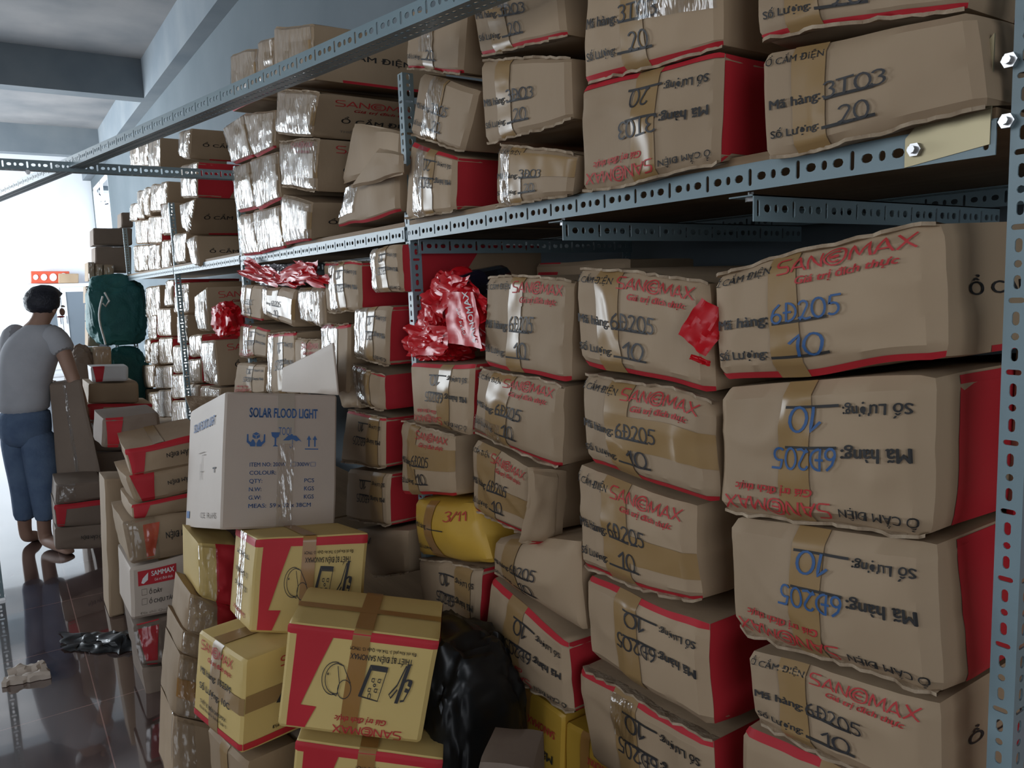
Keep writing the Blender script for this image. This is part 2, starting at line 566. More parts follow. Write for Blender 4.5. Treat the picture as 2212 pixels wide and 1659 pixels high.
class Carton:
    """a worn carton whose front has the given corners (TL TR BR BL) and which runs back along ext"""
    count = 0

    def __init__(self, corners, ext, key='kraft', res=(12, 9), crum=0.006, bulge=0.004, wob=0.006, rnd=0.012, taper=0.97, seed=None, swell=0.0, name='cardboard_box'):
        Carton.count += 1
        sd = (Carton.count * 7.31) % 97 if seed is None else seed
        TL, TR, BR, BL = corners
        N = (TR - BL).cross(TL - BR)
        N.normalize()
        if N.dot(ext) > 0:
            N = -N
        self.N, self.ext = N, ext
        nu, nv = res
        w = ((TR - TL).length + (BR - BL).length) / 2
        h = ((TL - BL).length + (TR - BR).length) / 2
        self.w, self.h, self.d = w, h, ext.length
        r = min(rnd, 0.12 * w, 0.12 * h)
        us = [0.0, r / w] + [r / w + (1 - 2 * r / w) * i / (nu - 2) for i in range(1, nu - 2)] + [1 - r / w, 1.0]
        vs = [0.0, r / h] + [r / h + (1 - 2 * r / h) * i / (nv - 2) for i in range(1, nv - 2)] + [1 - r / h, 1.0]
        C = (TL + TR + BR + BL) / 4

        def bil(u, v):
            return (BL * (1 - u) + BR * u) * (1 - v) + (TL * (1 - u) + TR * u) * v

        g = []
        for j, v in enumerate(vs):
            row = []
            for i, u in enumerate(us):
                p = bil(u, v)
                e = math.sin(math.pi * u) * math.sin(math.pi * v)
                d = bulge * e + crum * ridge(p, 6.5 / max(w, 0.18) * 0.3, sd) * (0.45 + 0.55 * e ** 0.5)
                rim = (1 if i in (0, nu) else 0) + (1 if j in (0, nv) else 0)
                q = p + N * d
                if rim:
                    q -= N * (r * (0.75 if rim == 1 else 1.2))
                    if rim == 2:
                        q += (C - q) * (0.4 * r / max((C - q).length, 0.01))
                nvv = noise.noise_vector(Vector((p.x * 7 + sd, p.y * 7, p.z * 7 - sd)))
                nvv -= N * nvv.dot(N)
                q += nvv * wob * (1.0 - 0.6 * e)
                row.append(q)
            g.append(row)
        self.us, self.vs, self.g = us, vs, g
        # perimeter, counter-clockwise from bottom left
        per = [(0, i) for i in range(nu)] + [(j, nu) for j in range(nv)] + [(nv, i) for i in range(nu, 0, -1)] + [(j, 0) for j in range(nv, 0, -1)]
        ss = [0.0, 0.12, 0.35, 0.65, 0.92, 1.0]
        layers = []
        for k, s in enumerate(ss):
            lay = []
            for (j, i) in per:
                p = g[j][i]
                if k == 0:
                    lay.append(p)
                    continue
                b = bil(us[i], vs[j])
                q = b + (p - b) * (1 - s) ** 2 + ext * s
                out = b - C
                out -= N * out.dot(N)
                if out.length > 1e-6:
                    out.normalize()
                q += out * (crum * 0.8 * ridge(q, 5.0, sd + 5) * (1 if s < 1 else 0) + swell * math.sin(math.pi * s))
                cs = C + ext * s
                q = cs + (q - cs) * (1 - (1 - taper) * s) if s < 0.99 else cs + (q - cs) * (taper - 0.02)
                lay.append(q)
            layers.append(lay)
        self.layers, self.per = layers, per
        mb = MB()
        self.mb = mb
        npn = len(per)
        idx = {}
        vlist = []
        for j in range(nv + 1):
            for i in range(nu + 1):
                idx[(j, i)] = len(vlist)
                vlist.append(g[j][i])
        lay_i = [[idx[q] for q in per]]
        for k in range(1, len(ss)):
            lay_i.append(list(range(len(vlist), len(vlist) + npn)))
            vlist += layers[k]
        fs = []
        for j in range(nv):
            for i in range(nu):
                fs.append((idx[(j, i)], idx[(j, i + 1)], idx[(j + 1, i + 1)], idx[(j + 1, i)]))
        for k in range(len(ss) - 1):
            a, b = lay_i[k], lay_i[k + 1]
            for t in range(npn):
                fs.append((a[(t + 1) % npn], a[t], b[t], b[(t + 1) % npn]))
        fs.append(tuple(reversed(lay_i[-1])))
        # keep the outward sense
        f0 = fs[nu + 1]
        nn = (vlist[f0[1]] - vlist[f0[0]]).cross(vlist[f0[3]] - vlist[f0[0]])
        if nn.dot(N) < 0:
            fs = [tuple(reversed(f)) for f in fs]
        mb.add(vlist, fs, key)
        self.front = Face(g, N, w, h)
        self.front.us, self.front.vs = us, vs
        z = [min(p.z for p in vlist), max(p.z for p in vlist)]
        cb = C + ext * 0.5
        self.origin = Vector((cb.x, cb.y, z[0]))
        self.C = C
        self.nu, self.nv, self.ss = nu, nv, ss
        self.name = name

    def side(self, which):
        nu, nv, npn = self.nu, self.nv, len(self.per)
        L = self.layers
        if which == 'right':      # u from the front edge back, v up
            sel = [nu + j for j in range(nv + 1)]
            grid = [[L[k][t] for k in range(len(L))] for t in sel]
            nr, w, h, us, vs = 'r', self.d, self.h, self.ss, self.vs
        elif which == 'left':     # u from the back edge to the front edge
            sel = [0] + [npn - j for j in range(1, nv + 1)]
            grid = [[L[k][t] for k in reversed(range(len(L)))] for t in sel]
            w, h, us, vs = self.d, self.h, [1 - s for s in reversed(self.ss)], self.vs
        else:                     # top: u left to right, v from the front edge back
            sel = [nu + nv + nu - i for i in range(nu + 1)]
            grid = [[L[k][t] for t in sel] for k in range(len(L))]
            w, h, us, vs = self.w, self.d, self.us, self.ss
        mid = grid[len(grid) // 2][len(grid[0]) // 2]
        f = Face(grid, (mid - (self.C + self.ext * 0.5)).normalized(), w, h)
        a = (grid[-1][-1] - grid[0][0]).cross(grid[-1][0] - grid[0][-1])
        if a.length > 0:
            a.normalize()
            f.n = a if a.dot(f.n) > 0 else -a
        f.us, f.vs = us, vs
        return f

    def done(self, label, group=None, cat='box'):
        if 1.62 < self.origin.z < 1.72 and self.origin.y > 0:      # stands on the upper shelf boards
            for p in self.mb.v:
                if p.y > -0.012:
                    p.z = max(p.z, 1.6935)
        self.ob = tag(self.mb.build(self.name, self.origin), label, cat, group)
        return self.ob

    # parts -----------------------------------------------------------
    def part(self, mb, name, label=None, smooth=40):
        for i in range(len(mb.v)):
            mb.v[i] = mb.v[i] - self.origin
        o = mb.build(name, None, self.ob, smooth)
        if label:
            o['label'] = label
        return o

    def tape(self, face, u0, v0, u1, v1, key='tape', flip=False, off=0.0023, name='packing_tape'):
        mb = MB()
        Print(mb, face, flip).rect(u0, v0, u1, v1, key, 8, 14, off)
        return self.part(mb, name)

    def lip(self, edge='bottom', out=0.005, h=0.005, u0=0.0, u1=1.0, rag=0.016, key='kraft_edge', drop=0.0):
        """a flap of torn board standing out of the box along one edge"""
        mb = MB()
        n = 22
        v = 0.0 if edge == 'bottom' else 1.0
        dn = (self.g[-1][0] - self.g[0][0]).normalized() * (1 if edge == 'bottom' else -1)
        top, bot = [], []
        for i in range(n + 1):
            u = u0 + (u1 - u0) * i / n
            p = self.front.at(u, v, 0)
            k = out + rag * (R.random() - 0.35)
            a = p - self.N * 0.02
            b = p + self.N * max(0.003, k) - dn * (h * (0.4 + 0.6 * R.random()) + drop * math.sin(math.pi * i / n))
            top += [a, b]
            bot += [a + dn * 0.004, b + dn * 0.005]
        vs = top + bot
        m = len(top)
        fs = []
        for i in range(n):
            k = 2 * i
            fs += [(k, k + 1, k + 3, k + 2), (m + k, m + k + 2, m + k + 3, m + k + 1), (k + 1, m + k + 1, m + k + 3, k + 3)]
        mb.add(vs, fs, key)
        return self.part(mb, 'torn_flap')

    def plastic(self, u0=-0.015, u1=1.0, crink=0.006, name='plastic_wrap', key='film', n=(14, 18), side=0.0):
        """clear film pulled over the front, gathered in upright creases"""
        mb = MB()
        nu, nv = n
        pts, fs = [], []
        sd = Carton.count * 3.7
        for j in range(nv + 1):
            v = j / nv
            for i in range(nu + 1):
                u = u0 + (u1 - u0) * i / nu
                p = self.front.at(u, v, 0.0)
                c = noise.noise(Vector((u * 9 + sd, v * 2.2, sd))) + 0.7 * (0.4 - abs(noise.noise(Vector((u * 14, v * 4 + sd, 3 + sd)))))
                p = p + self.N * (0.006 + crink * c)
                if u < 0:
                    p -= self.N * 0.03
                if j in (0, nv):
                    p -= self.N * (0.004 + crink)
                pts.append(p)
        for j in range(nv):
            for i in range(nu):
                k = j * (nu + 1) + i
                fs.append((k, k + 1, k + nu + 2, k + nu + 1))
        mb.add(pts, fs, key)
        return self.part(mb, name, None, 30)


def corners(q, y=None, x=None, d=None):
    if y is not None:
        return [on_y(a, b, y) for a, b in q]
    if x is not None:
        return [on_x(a, b, x) for a, b in q]
    dl, dr = d
    return [on_d(*q[0], dl), on_d(*q[1], dr), on_d(*q[2], dr), on_d(*q[3], dl)]


def print_front(c, flip, code, qty, ink, parts='chbmq', key='black'):
    """the printing of the brown cartons: heading, name, slogan, item and quantity lines, red base band"""
    P = Print(c.mb, c.front, flip)
    h = c.h
    if 'b' in parts:
        P.rect(0.0, 0.0, 1.0, 0.055, 'red', 14, 2)
    if 'h' in parts:
        P.text('Ổ CẮM ĐIỆN', 0.035, 0.35, 0.865, h * 0.085, key, 0.012)
    if 'c' in parts:
        P.hand('SANOMAX', 0.385, 0.945, 0.835, h * 0.105, 'redtext', 0.115, table=LOGO)
        P.text('Giá trị đích thực', 0.47, 0.88, 0.735, h * 0.085, 'redtext', 0.03, 0.25)
    if 'm' in parts:
        P.text('Mã hàng:', 0.055, 0.338, 0.45, h * 0.125, key, 0.03)
        P.line(0.355, 0.60, 0.43, 0.004, key)
        P.hand(code, 0.355, 0.66, 0.445, h * 0.15, ink, 0.115)
    if 'q' in parts:
        P.text('Số Lượng:', 0.055, 0.325, 0.175, h * 0.10, key, 0.025)
        P.line(0.34, 0.60, 0.155, 0.004, key)
        P.hand(qty, 0.43, 0.58, 0.165, h * 0.165, ink, 0.105)
    return P


def print_side(c, kind, flip=False):
    f = c.side('right')
    P = Print(c.mb, f, False, 0.0016)
    if kind == 'red':
        P.quad(((0.0, 0.0), (0.34, 0.0), (0.55, 1.0), (0.0, 1.0)), 'red', 8, 10)
        P.rect(0.34, 0.92, 1.0, 1.0, 'red', 8, 2)
    elif kind == 'pennant':
        P.quad(((0.10, 0.2), (0.34, 0.2), (0.62, 0.93), (0.10, 0.93)), 'red', 8, 8)
        P.quad(((0.10, 0.0), (0.40, 0.0), (0.55, 0.2), (0.10, 0.2)), 'red', 8, 4)
        P.rect(0.10, 0.91, 1.0, 0.98, 'red', 8, 2)
    elif kind == 'words':
        P.text('Ổ CẮM ĐIỆN', 0.12, 0.72, 0.45, c.h * 0.14, 'black', 0.015)
        P.rect(0.2, 0.0, 1.0, 0.055, 'red', 8, 2)
    elif kind == 'name':
        P.hand('SANOMAX', 0.12, 0.78, 0.76, c.h * 0.13, 'redtext', 0.11, table=LOGO)
        P.text('Giá trị đích thực', 0.26, 0.72, 0.65, c.h * 0.085, 'redtext', 0.03, 0.25)
        P.text('Ổ CẮM ĐIỆN', 0.18, 0.76, 0.38, c.h * 0.14, 'black', 0.015)
        P.text('THIẾT BỊ ĐIỆN GIA DỤNG', 0.18, 0.72, 0.16, c.h * 0.07, 'greyprint', 0.01)


def brown(label, q, group, **o):
    return brown_(label, q, group, **o)


def brown_(label, q, group, y=-0.03, depth=0.5, flip=False, code='6D205', qty='10', ink='ink', parts='chbmq', side=None, tape=(0.37, 0.55), lips='', wrap=False,
          res=(14, 10), crum=0.006, bulge=0.005, wob=0.006, yaw=0.0, tapekey='tape', cross=None, key='kraft', clear=None, **kw):
    cs = corners(q, y=y)
    ext = Matrix.Rotation(yaw, 3, 'Z') @ Vector((0, depth, 0))
    c = Carton(cs, ext, key, res, crum, bulge, wob, **kw)
    if parts:
        print_front(c, flip, code, qty, ink, parts)
    if side:
        print_side(c, side)
    c.done(label, group)
    if tape:
        u0, u1 = tape if not flip else (1 - tape[1], 1 - tape[0])
        c.tape(c.front, u0, 0.0, u1, 1.0, tapekey)
    if cross:
        c.tape(c.front, cross[0], cross[1], cross[2], cross[3], tapekey, off=0.0026)
    if clear:
        c.tape(c.front, clear[0], clear[1], clear[2], clear[3], 'cleartape', off=0.0042, name='clear_tape')
    if 'b' in lips:
        c.lip('bottom')
    if 't' in lips:
        c.lip('top')
    if wrap:
        c.plastic(key='film_far')
    return c


# ------------------------------------------------------------------ the setting
def wall(name, boxes, key):
    mb = MB()
    for lo, hi in boxes:
        mb.box(lo, hi, key)
    return structure(mb.build(name, None, None, 0))


XB, XF, YL, YR, ZC = -18.5, 4.2, -5.0, 0.95, 4.38
wall('floor', [((XB - 0.2, YL - 0.2, -0.12), (XF + 0.2, YR + 0.06, 0.0))], 'tile')
wall('ceiling', [((XB - 0.2, YL - 0.2, ZC), (XF + 0.2, YR + 0.06, ZC + 0.15))], 'concrete')
wall('wall_back', [((XB - 0.2, YL, 0), (XB, YR, ZC))], 'plaster')
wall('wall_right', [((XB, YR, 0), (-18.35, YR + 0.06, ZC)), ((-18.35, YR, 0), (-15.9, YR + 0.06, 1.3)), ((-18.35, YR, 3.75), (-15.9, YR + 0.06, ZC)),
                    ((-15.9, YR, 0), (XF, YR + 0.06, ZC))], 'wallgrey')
wall('wall_left', [((XB, YL - 0.2, 0), (-16.1, YL, ZC)), ((-16.1, YL - 0.2, 3.5), (-9.1, YL, ZC)), ((-9.1, YL - 0.2, 0), (-3.7, YL, ZC)),
                   ((-3.7, YL - 0.2, 0), (-0.1, YL, 1.65)), ((-3.7, YL - 0.2, 3.45), (-0.1, YL, ZC)), ((-0.1, YL - 0.2, 0), (XF, YL, ZC))], 'plaster')
wall('wall_front', [((XF, YL, 0), (XF + 0.2, -4.2, ZC)), ((XF, -1.0, 0), (XF + 0.2, YR, ZC)), ((XF, -4.2, 3.2), (XF + 0.2, -1.0, ZC)), ((XF, -4.2, 0), (XF + 0.2, -1.0, 0.6))], 'plaster')
wall('ceiling_beam', [((XB, 0.80, 3.92), (XF, YR, ZC))], 'concrete_beam')
for k, xb in enumerate((-10.65, -15.3)):
    wall('ceiling_beam', [((xb - 0.25, YL, 3.92), (xb, 0.80, ZC))], 'concrete_beam')
mb = MB()
for lo, hi in (((-18.35, YR + 0.005, 1.3), (-15.9, YR + 0.055, 1.36)), ((-18.35, YR + 0.005, 3.69), (-15.9, YR + 0.055, 3.75)), ((-18.35, YR + 0.005, 1.3), (-18.29, YR + 0.055, 3.75)),
               ((-15.96, YR + 0.005, 1.3), (-15.9, YR + 0.055, 3.75)), ((-17.15, YR + 0.005, 1.3), (-17.09, YR + 0.055, 3.75))):
    mb.box(lo, hi, 'cabinet')
structure(mb.build('window_1', None, None, 0))

# ------------------------------------------------------------------ slotted steel angle
PITCH = 0.084


def slot_poly(cx, cy, rx, ry):
    """rounded slot, half sizes rx along, ry across"""
    r = min(rx, ry)
    pts = []
    for qx, qy, a0 in ((1, 1, 0), (-1, 1, 90), (-1, -1, 180), (1, -1, 270)):
        for k in range(3):
            a = math.radians(a0 + 45 * k)
            pts.append((cx + qx * (rx - r) + r * math.cos(a), cy + qy * (ry - r) + r * math.sin(a)))
    return pts


def strip_cell(w, rows):
    outer = [(0, 0), (PITCH, 0), (PITCH, w), (0, w)]
    holes = []
    q = PITCH / 4
    for ri in range(rows):
        cy = w * (0.5 if rows == 1 else (0.3 + 0.4 * ri))
        k = w if rows == 1 else w * 0.5
        for i in range(4):
            cx = q * (i + 0.5)
            if rows == 2:
                holes.append(slot_poly(cx, cy, 0.0072, 0.0042))
            elif i == 0:
                holes.append(slot_poly(cx, cy, 0.0032, k * 0.33))
            elif i == 2:
                holes.append(slot_poly(cx, cy, 0.0045, k * 0.17))
            else:
                holes.append(slot_poly(cx, cy, 0.0082, k * 0.15))
    loops = [outer] + holes
    flat = [p for lp in loops for p in lp]
    tris = tessellate_polygon([[Vector((a, b, 0)) for a, b in lp] for lp in loops])
    return loops, flat, [tuple(t) for t in tris]


CELLS = {}


def slotted(mb, p0, p1, across, w, rows=1, key='steel', th=0.0022):
    """a perforated flange from p0 to p1, w wide towards across"""
    p0, p1 = Vector(p0), Vector(p1)
    ax = (p1 - p0)
    L = ax.length
    ax.normalize()
    ac = Vector(across)
    ac = (ac - ax * ac.dot(ax)).normalized()
    nn = ax.cross(ac)
    if (w, rows) not in CELLS:
        CELLS[(w, rows)] = strip_cell(w, rows)
    loops, flat, tris = CELLS[(w, rows)]
    n = max(1, int(L / PITCH))
    s = L / (n * PITCH)
    for c in range(n):
        vs = [p0 + ax * ((a + c * PITCH) * s) + ac * b for a, b in flat]
        m = len(vs)
        vs += [p - nn * th for p in vs]
        fs = list(tris) + [(t[2] + m, t[1] + m, t[0] + m) for t in tris]
        o = 0
        for li, lp in enumerate(loops):
            k = len(lp)
            for i in range(k):
                if li == 0 and ((i == 1 and c < n - 1) or (i == 3 and c > 0)):
                    continue
                a, b = o + i, o + (i + 1) % k
                fs.append((a, b, b + m, a + m))
            o += k
        mb.add(vs, fs, key)


def bolt(parent, p, axis, r=0.007, name='bolt', base=None):
    mb = MB()
    a = Vector(axis).normalized()
    p = Vector(p)
    mb.tube([p - a * 0.003, p + a * 0.005], r, 'zinc', 6)
    mb.tube([p + a * 0.005, p + a * 0.012], r * 0.55, 'zinc', 8)
    for i in range(len(mb.v)):
        mb.v[i] = mb.v[i] - (parent.location if base is None else Vector(base))
    return mb.build(name, None, parent)


def sub(mb, name, parent, smooth=0, base=None):
    o = Vector(parent.location if base is None else base)
    for i in range(len(mb.v)):
        mb.v[i] = mb.v[i] - o
    return mb.build(name, None, parent, smooth)


POSTS = [-0.432, on_y(868, 350, 0).x + 0.026, on_y(519, 560, 0).x + 0.026, on_y(368, 500, 0).x + 0.026, -7.50, -8.80]
ZT, ZM, DEP = 2.09, 1.652, 0.84          # post top, mid beam centre, rack depth
rack = empty('steel_rack', (-4.6, 0.0, 0.0))
tag(rack, 'long bolted rack of slotted grey-blue steel angle along the wall, full of cartons', 'rack')
for i, xp in enumerate(POSTS):
    for yy, sgn in ((0.0, 1), (DEP, -1)):
        if sgn < 0 and i > 3:
            continue
        pa, pb = Vector((xp, yy, 0)), Vector((xp, yy, ZT))
        if i == 0:
            qa, qb = on_y(2131, 1640, 0), on_y(2182, 300, 0)
            sl = (qb.x - qa.x) / (qb.z - qa.z)
            pa, pb = Vector((qa.x - qa.z * sl + 0.027, yy, 0)), Vector((qa.x + (ZT + 0.3 - qa.z) * sl + 0.027, yy, ZT + 0.3))
        mb = MB()
        slotted(mb, pa, pb, (-1, 0, 0), 0.027)
        slotted(mb, pa, pb, (0, sgn, 0), 0.034)
        sub(mb, 'upright', rack)
for i in range(5):
    x0, x1 = POSTS[i] - 0.02, POSTS[i + 1]
    dz = (0.0, -0.002, 0.004, 0.004, 0.004)[i]
    for yy, sg in ((-0.004, 1), (DEP - 0.01, -1)):
        if sg < 0 and i > 2:
            continue
        mb = MB()
        z0 = ZM - 0.02 + dz
        slotted(mb, (x0, yy, z0), (x1, yy, z0), (0, 0, 1), 0.04)
        slotted(mb, (x0, yy, z0 + 0.04), (x1, yy, z0 + 0.04), (0, sg, 0), 0.05, 2)
        sub(mb, 'shelf_beam', rack)
    mb = MB()
    z0 = ZM + 0.0215 + dz
    mb.box((x1 + 0.004, 0.0, z0), (x0 - 0.004, DEP - 0.012, z0 + 0.014), 'plywood')
    sub(mb, 'shelf_board', rack)
    mb = MB()
    mb.box((x1 + 0.004, 0.04 if i else 0.16, 0.30), (x0 - 0.004, DEP - 0.012, 0.314), 'plywood')
    sub(mb, 'shelf_board', rack)
for xc, zc in ((-0.813, 1.61), (-1.305, 1.612), (POSTS[1] + 0.03, 1.618), (POSTS[2] + 0.03, 1.618)):
    mb = MB()
    slotted(mb, (xc, 0.012, zc - 0.024), (xc, DEP - 0.02, zc - 0.024), (0, 0, 1), 0.042)
    slotted(mb, (xc, 0.012, zc + 0.018), (xc, DEP - 0.02, zc + 0.018), (-1, 0, 0), 0.05, 2)
    cb = sub(mb, 'cross_bar', rack)
    bolt(cb, (xc - 0.02, 0.03, zc + 0.012), (0, 0, 1), 0.009, 'bolt', rack.location)
# yellow-zinc corner plate at the near post, with its bolts
mb = MB()
pts = [Vector((-0.458, -0.008, 1.77)), Vector((-0.458, -0.008, 1.645)), Vector((-0.56, -0.008, 1.632)), Vector((-0.56, -0.008, 1.668))]
mb.add(pts + [p + Vector((0, 0.003, 0)) for p in pts], [(0, 1, 2, 3), (7, 6, 5, 4), (0, 4, 5, 1), (1, 5, 6, 2), (2, 6, 7, 3), (3, 7, 4, 0)], 'gusset')
sub(mb, 'corner_plate', rack)
for p in ((-0.545, -0.010, 1.652), (-0.440, -0.006, 1.668), (-0.440, -0.006, 1.735)):
    bolt(rack, p, (0, -1, 0), 0.009)

# tie bars between the two rows of racks
a0, a1 = on_h(-60, 448, 2.045), on_h(1135, -52, 2.045)
t0, t1 = Vector((a0.x, a0.y, 2.045)), Vector((a1.x, a1.y, 2.045))
dirv = (t1 - t0).normalized()
t0 = t0 - dirv * 0.35
t1 = t1 + dirv * 0.9
tie = empty('tie_bar', (t0 + t1) / 2)
tag(tie, 'long slotted steel angle running diagonally under the ceiling, over the cartons', 'steel bar')
mb = MB()
slotted(mb, t0, t1, (0, 0, 1), 0.040)
nrm = Vector((-dirv.y, dirv.x, 0))
slotted(mb, t0, t1, nrm, 0.060, 2)
sub(mb, 'slotted_angle', tie)
tie2 = empty('tie_bar', (-3.85, -0.9, 2.04))
tag(tie2, 'short slotted steel bar crossing the aisle level with the rack tops, behind the diagonal one', 'steel bar')
mb = MB()
slotted(mb, (POSTS[2], 0.03, 2.028), (POSTS[2], -2.0, 2.028), (0, 0, 1), 0.040)
slotted(mb, (POSTS[2], 0.03, 2.028), (POSTS[2], -2.0, 2.028), (-1, 0, 0), 0.050, 2)
sub(mb, 'slotted_angle', tie2)
bolt(tie2, on_x(60, 372, POSTS[2] + 0.005), (1, 0, 0), 0.010)
# opposite rack: only its end post shows
lp = on_h(9, 1296)
r2 = empty('steel_rack', (lp.x, lp.y, 0))
tag(r2, 'blue slotted steel post standing on the tiles at the aisle\'s far side', 'rack')
mb = MB()
slotted(mb, (lp.x, lp.y, 0), (lp.x, lp.y, 2.09), (0, -1, 0), 0.036)
slotted(mb, (lp.x, lp.y, 0), (lp.x, lp.y, 2.09), (-1, 0, 0), 0.036)
sub(mb, 'upright', r2)
mb = MB()
mb.box((lp.x - 0.04, lp.y - 0.04, 0), (lp.x + 0.006, lp.y + 0.006, 0.014), 'zinc')
sub(mb, 'foot_plate', r2)

# ------------------------------------------------------------------ cartons: nearest bay, upper shelf
g = 'brown cartons on the upper shelf of the nearest bay'
kw = dict(y=-0.035, depth=0.55)
brown('open crumpled carton on the upper shelf beside the near post, marked 3T03', [(1645, 115), (2105, 22), (2125, 235), (1652, 343)], g, **{**kw, **dict(code='3T03', qty='20', parts='hmq', side='words', tape=(0.18, 0.36), lips='b', crum=0.012, bulge=0.010)})
brown('carton cut off by the picture top, above the open crumpled one', [(1625, -150), (2080, -215), (2085, 15), (1634, 84)], g, **{**kw, **dict(code='3T03', qty='20', side='words', tape=(0.18, 0.36), lips='b', res=(26, 18), crum=0.010)})
brown('upside-down carton with a bright red side on the upper shelf, marked 3T03', [(1255, 188), (1560, 108), (1545, 355), (1252, 413)], g, **{**kw, **dict(flip=True, code='3T03', qty='20', side='red', lips='b', res=(28, 20), crum=0.010, bulge=0.008)})
brown('carton resting on the upside-down red-sided one, marked 20 in black marker', [(1265, -72), (1552, -95), (1556, 92), (1258, 180)], g, **{**kw, **dict(code='3T03', qty='20', side='plain', lips='b', res=(26, 18), crum=0.009, bulge=0.016, clear=(0.5, 0.42, 0.98, 0.62))})
brown('lowest carton of the upper-shelf stack marked 3D03, its front bound by wide tape', [(1073, 312), (1243, 330), (1228, 422), (1070, 447)], g, **{**kw, **dict(code='3D03', qty='20', parts='hmq', side='plain', lips='bt', tape=(0.2, 0.38), cross=(0.1, 0.45, 1.0, 0.9), clear=(0.1, 0.0, 0.22, 1.0))})
brown('middle carton of the upper-shelf stack marked 3D03 and 20', [(1036, 132), (1227, 118), (1231, 258), (1044, 311)], g, **{**kw, **dict(code='3D03', qty='20', parts='mq', lips='bt', tape=(0.22, 0.40), side='plain', res=(16, 12))})
brown('top carton of the 3D03 stack, with a red band along its torn lower edge', [(1008, -45), (1208, -55), (1222, 72), (1034, 121)], g, **{**kw, **dict(code='3D03', qty='20', parts='bmq', lips='b', tape=(0.2, 0.42), side='plain', clear=(0.2, 0.55, 0.5, 0.8), res=(16, 12))})
brown('lowest upper-shelf carton right beside the middle post, upside down, red side', [(886, 304), (980, 342), (979, 455), (873, 470)], g, **{**kw, **dict(flip=True, code='3D05', qty='20', parts='bmq', side='red', lips='b', clear=(0.22, 0.0, 0.42, 1.0), crum=0.007)})
brown('tall carton marked 20 in the upper-shelf stack beside the middle post', [(908, 156), (1030, 193), (998, 326), (883, 288)], g, **{**kw, **dict(code='3D05', qty='20', parts='mq', side='plain', lips='b', clear=(0.24, 0.0, 0.5, 1.0), tape=(0.28, 0.52))})
brown('film-wrapped carton under the diagonal bar, on the stack beside the middle post', [(880, 22), (1004, 15), (995, 158), (872, 147)], g, **{**kw, **dict(code='3D05', qty='20', parts='bq', side='plain', lips='b', clear=(0.3, 0.3, 0.55, 1.0))})

# ------------------------------------------------------------------ nearest bay, below: columns counted from the near post
g = 'large brown cartons below the shelf in the nearest bay'
kw = dict(y=-0.03, depth=0.55, res=(30, 22), crum=0.010, rnd=0.02, wob=0.009)
c = brown('topmost carton beside the near post, sagging, 6D205 and 10 in blue marker', [(1530, 592), (2015, 468), (2041, 778), (1540, 826)], g, **{**kw, **dict(ink='blueink', side='words', tape=(0.34, 0.475), parts='chmqb', lips='t', bulge=0.014)})
brown('second carton down beside the near post, upside down, blue marker, wide red side', [(1550, 833), (2012, 816), (2000, 1165), (1548, 1110)], g, **{**kw, **dict(flip=True, ink='blueink', side='pennant', tape=(0.48, 0.63), parts='chmq', lips='b', bulge=0.010)})
brown('third carton down beside the near post, upside down, blue marker, lower edge torn', [(1566, 1120), (2018, 1180), (2027, 1512), (1576, 1352)], g, **{**kw, **dict(flip=True, ink='blueink', side='pennant', tape=(0.46, 0.61), parts='chmq', lips='b', bulge=0.012)})
brown('fourth carton from the top beside the near post, 6D205 in thin black marker', [(1606, 1402), (2022, 1523), (2034, 1770), (1622, 1556)], g, **{**kw, **dict(side='words', tape=(0.2, 0.36), parts='chmq', lips='b', key='kraft')})
brown('lowest visible carton beside the near post, a red band along its top edge', [(1590, 1568), (2030, 1772), (2036, 2060), (1606, 1850)], g, **{**kw, **dict(flip=True, parts='bmq', side='red')})

brown('topmost carton of the second stack from the near post, flaps bent open, 6D205', [(1236, 578), (1524, 605), (1538, 850), (1246, 786)], g, **{**kw, **dict(side='plain', lips='t', tape=(0.22, 0.40))})
brown('second carton down in the second stack from the near post, crossed by wide tan tape', [(1251, 808), (1538, 866), (1541, 1088), (1264, 1000)], g, **{**kw, **dict(side='plain', lips='t', tape=(0.27, 0.45), cross=(0.27, 0.33, 1.0, 0.68), bulge=0.016)})
brown('third carton down in the second stack from the near post, tan cross tape', [(1230, 1003), (1497, 1096), (1501, 1308), (1250, 1226)], g, **{**kw, **dict(side='plain', tape=(0.3, 0.52), cross=(0.30, 0.24, 1.0, 0.52), lips='b')})
brown('fourth carton down in the second stack from the near post, upside down, dark red side', [(1257, 1238), (1520, 1356), (1530, 1582), (1274, 1420)], g, **{**kw, **dict(flip=True, side='red', tape=(0.50, 0.68), parts='bmq')})
brown('fifth carton down in the second stack from the near post, shiny tape', [(1241, 1441), (1526, 1610), (1540, 1830), (1278, 1650)], g, **{**kw, **dict(flip=True, side='red', tape=(0.50, 0.68), parts='bmq', clear=(0.32, 0.55, 0.48, 0.95), lips='t')})

kw = dict(y=-0.03, depth=0.5, res=(24, 18), crum=0.009, rnd=0.015, wob=0.008)
brown('square carton next to the red plastic heap, neatly printed, 6D205', [(1045, 600), (1236, 602), (1228, 826), (1042, 788)], g, **{**kw, **dict(side='plain', lips='t', tape=(0.34, 0.49), cross=(0.34, 0.70, 0.5, 0.98))})
brown('bulging carton under the square 6D205 one, silver tape gathered at its lower corner', [(1031, 793), (1212, 836), (1204, 1012), (1019, 932)], g, **{**kw, **dict(side='words', lips='tb', tape=(0.2, 0.48), clear=(0.02, 0.0, 0.42, 0.3), bulge=0.016)})
c = brown('carton with a torn hanging corner, third down in the stack beside the red plastic heap', [(1020, 953), (1146, 1014), (1142, 1165), (1021, 1102)], g, **{**kw, **dict(tape=(0.16, 0.46), cross=(0.2, 0.24, 1.0, 0.52), side='plain', lips='b', wob=0.008)})
mb = MB()
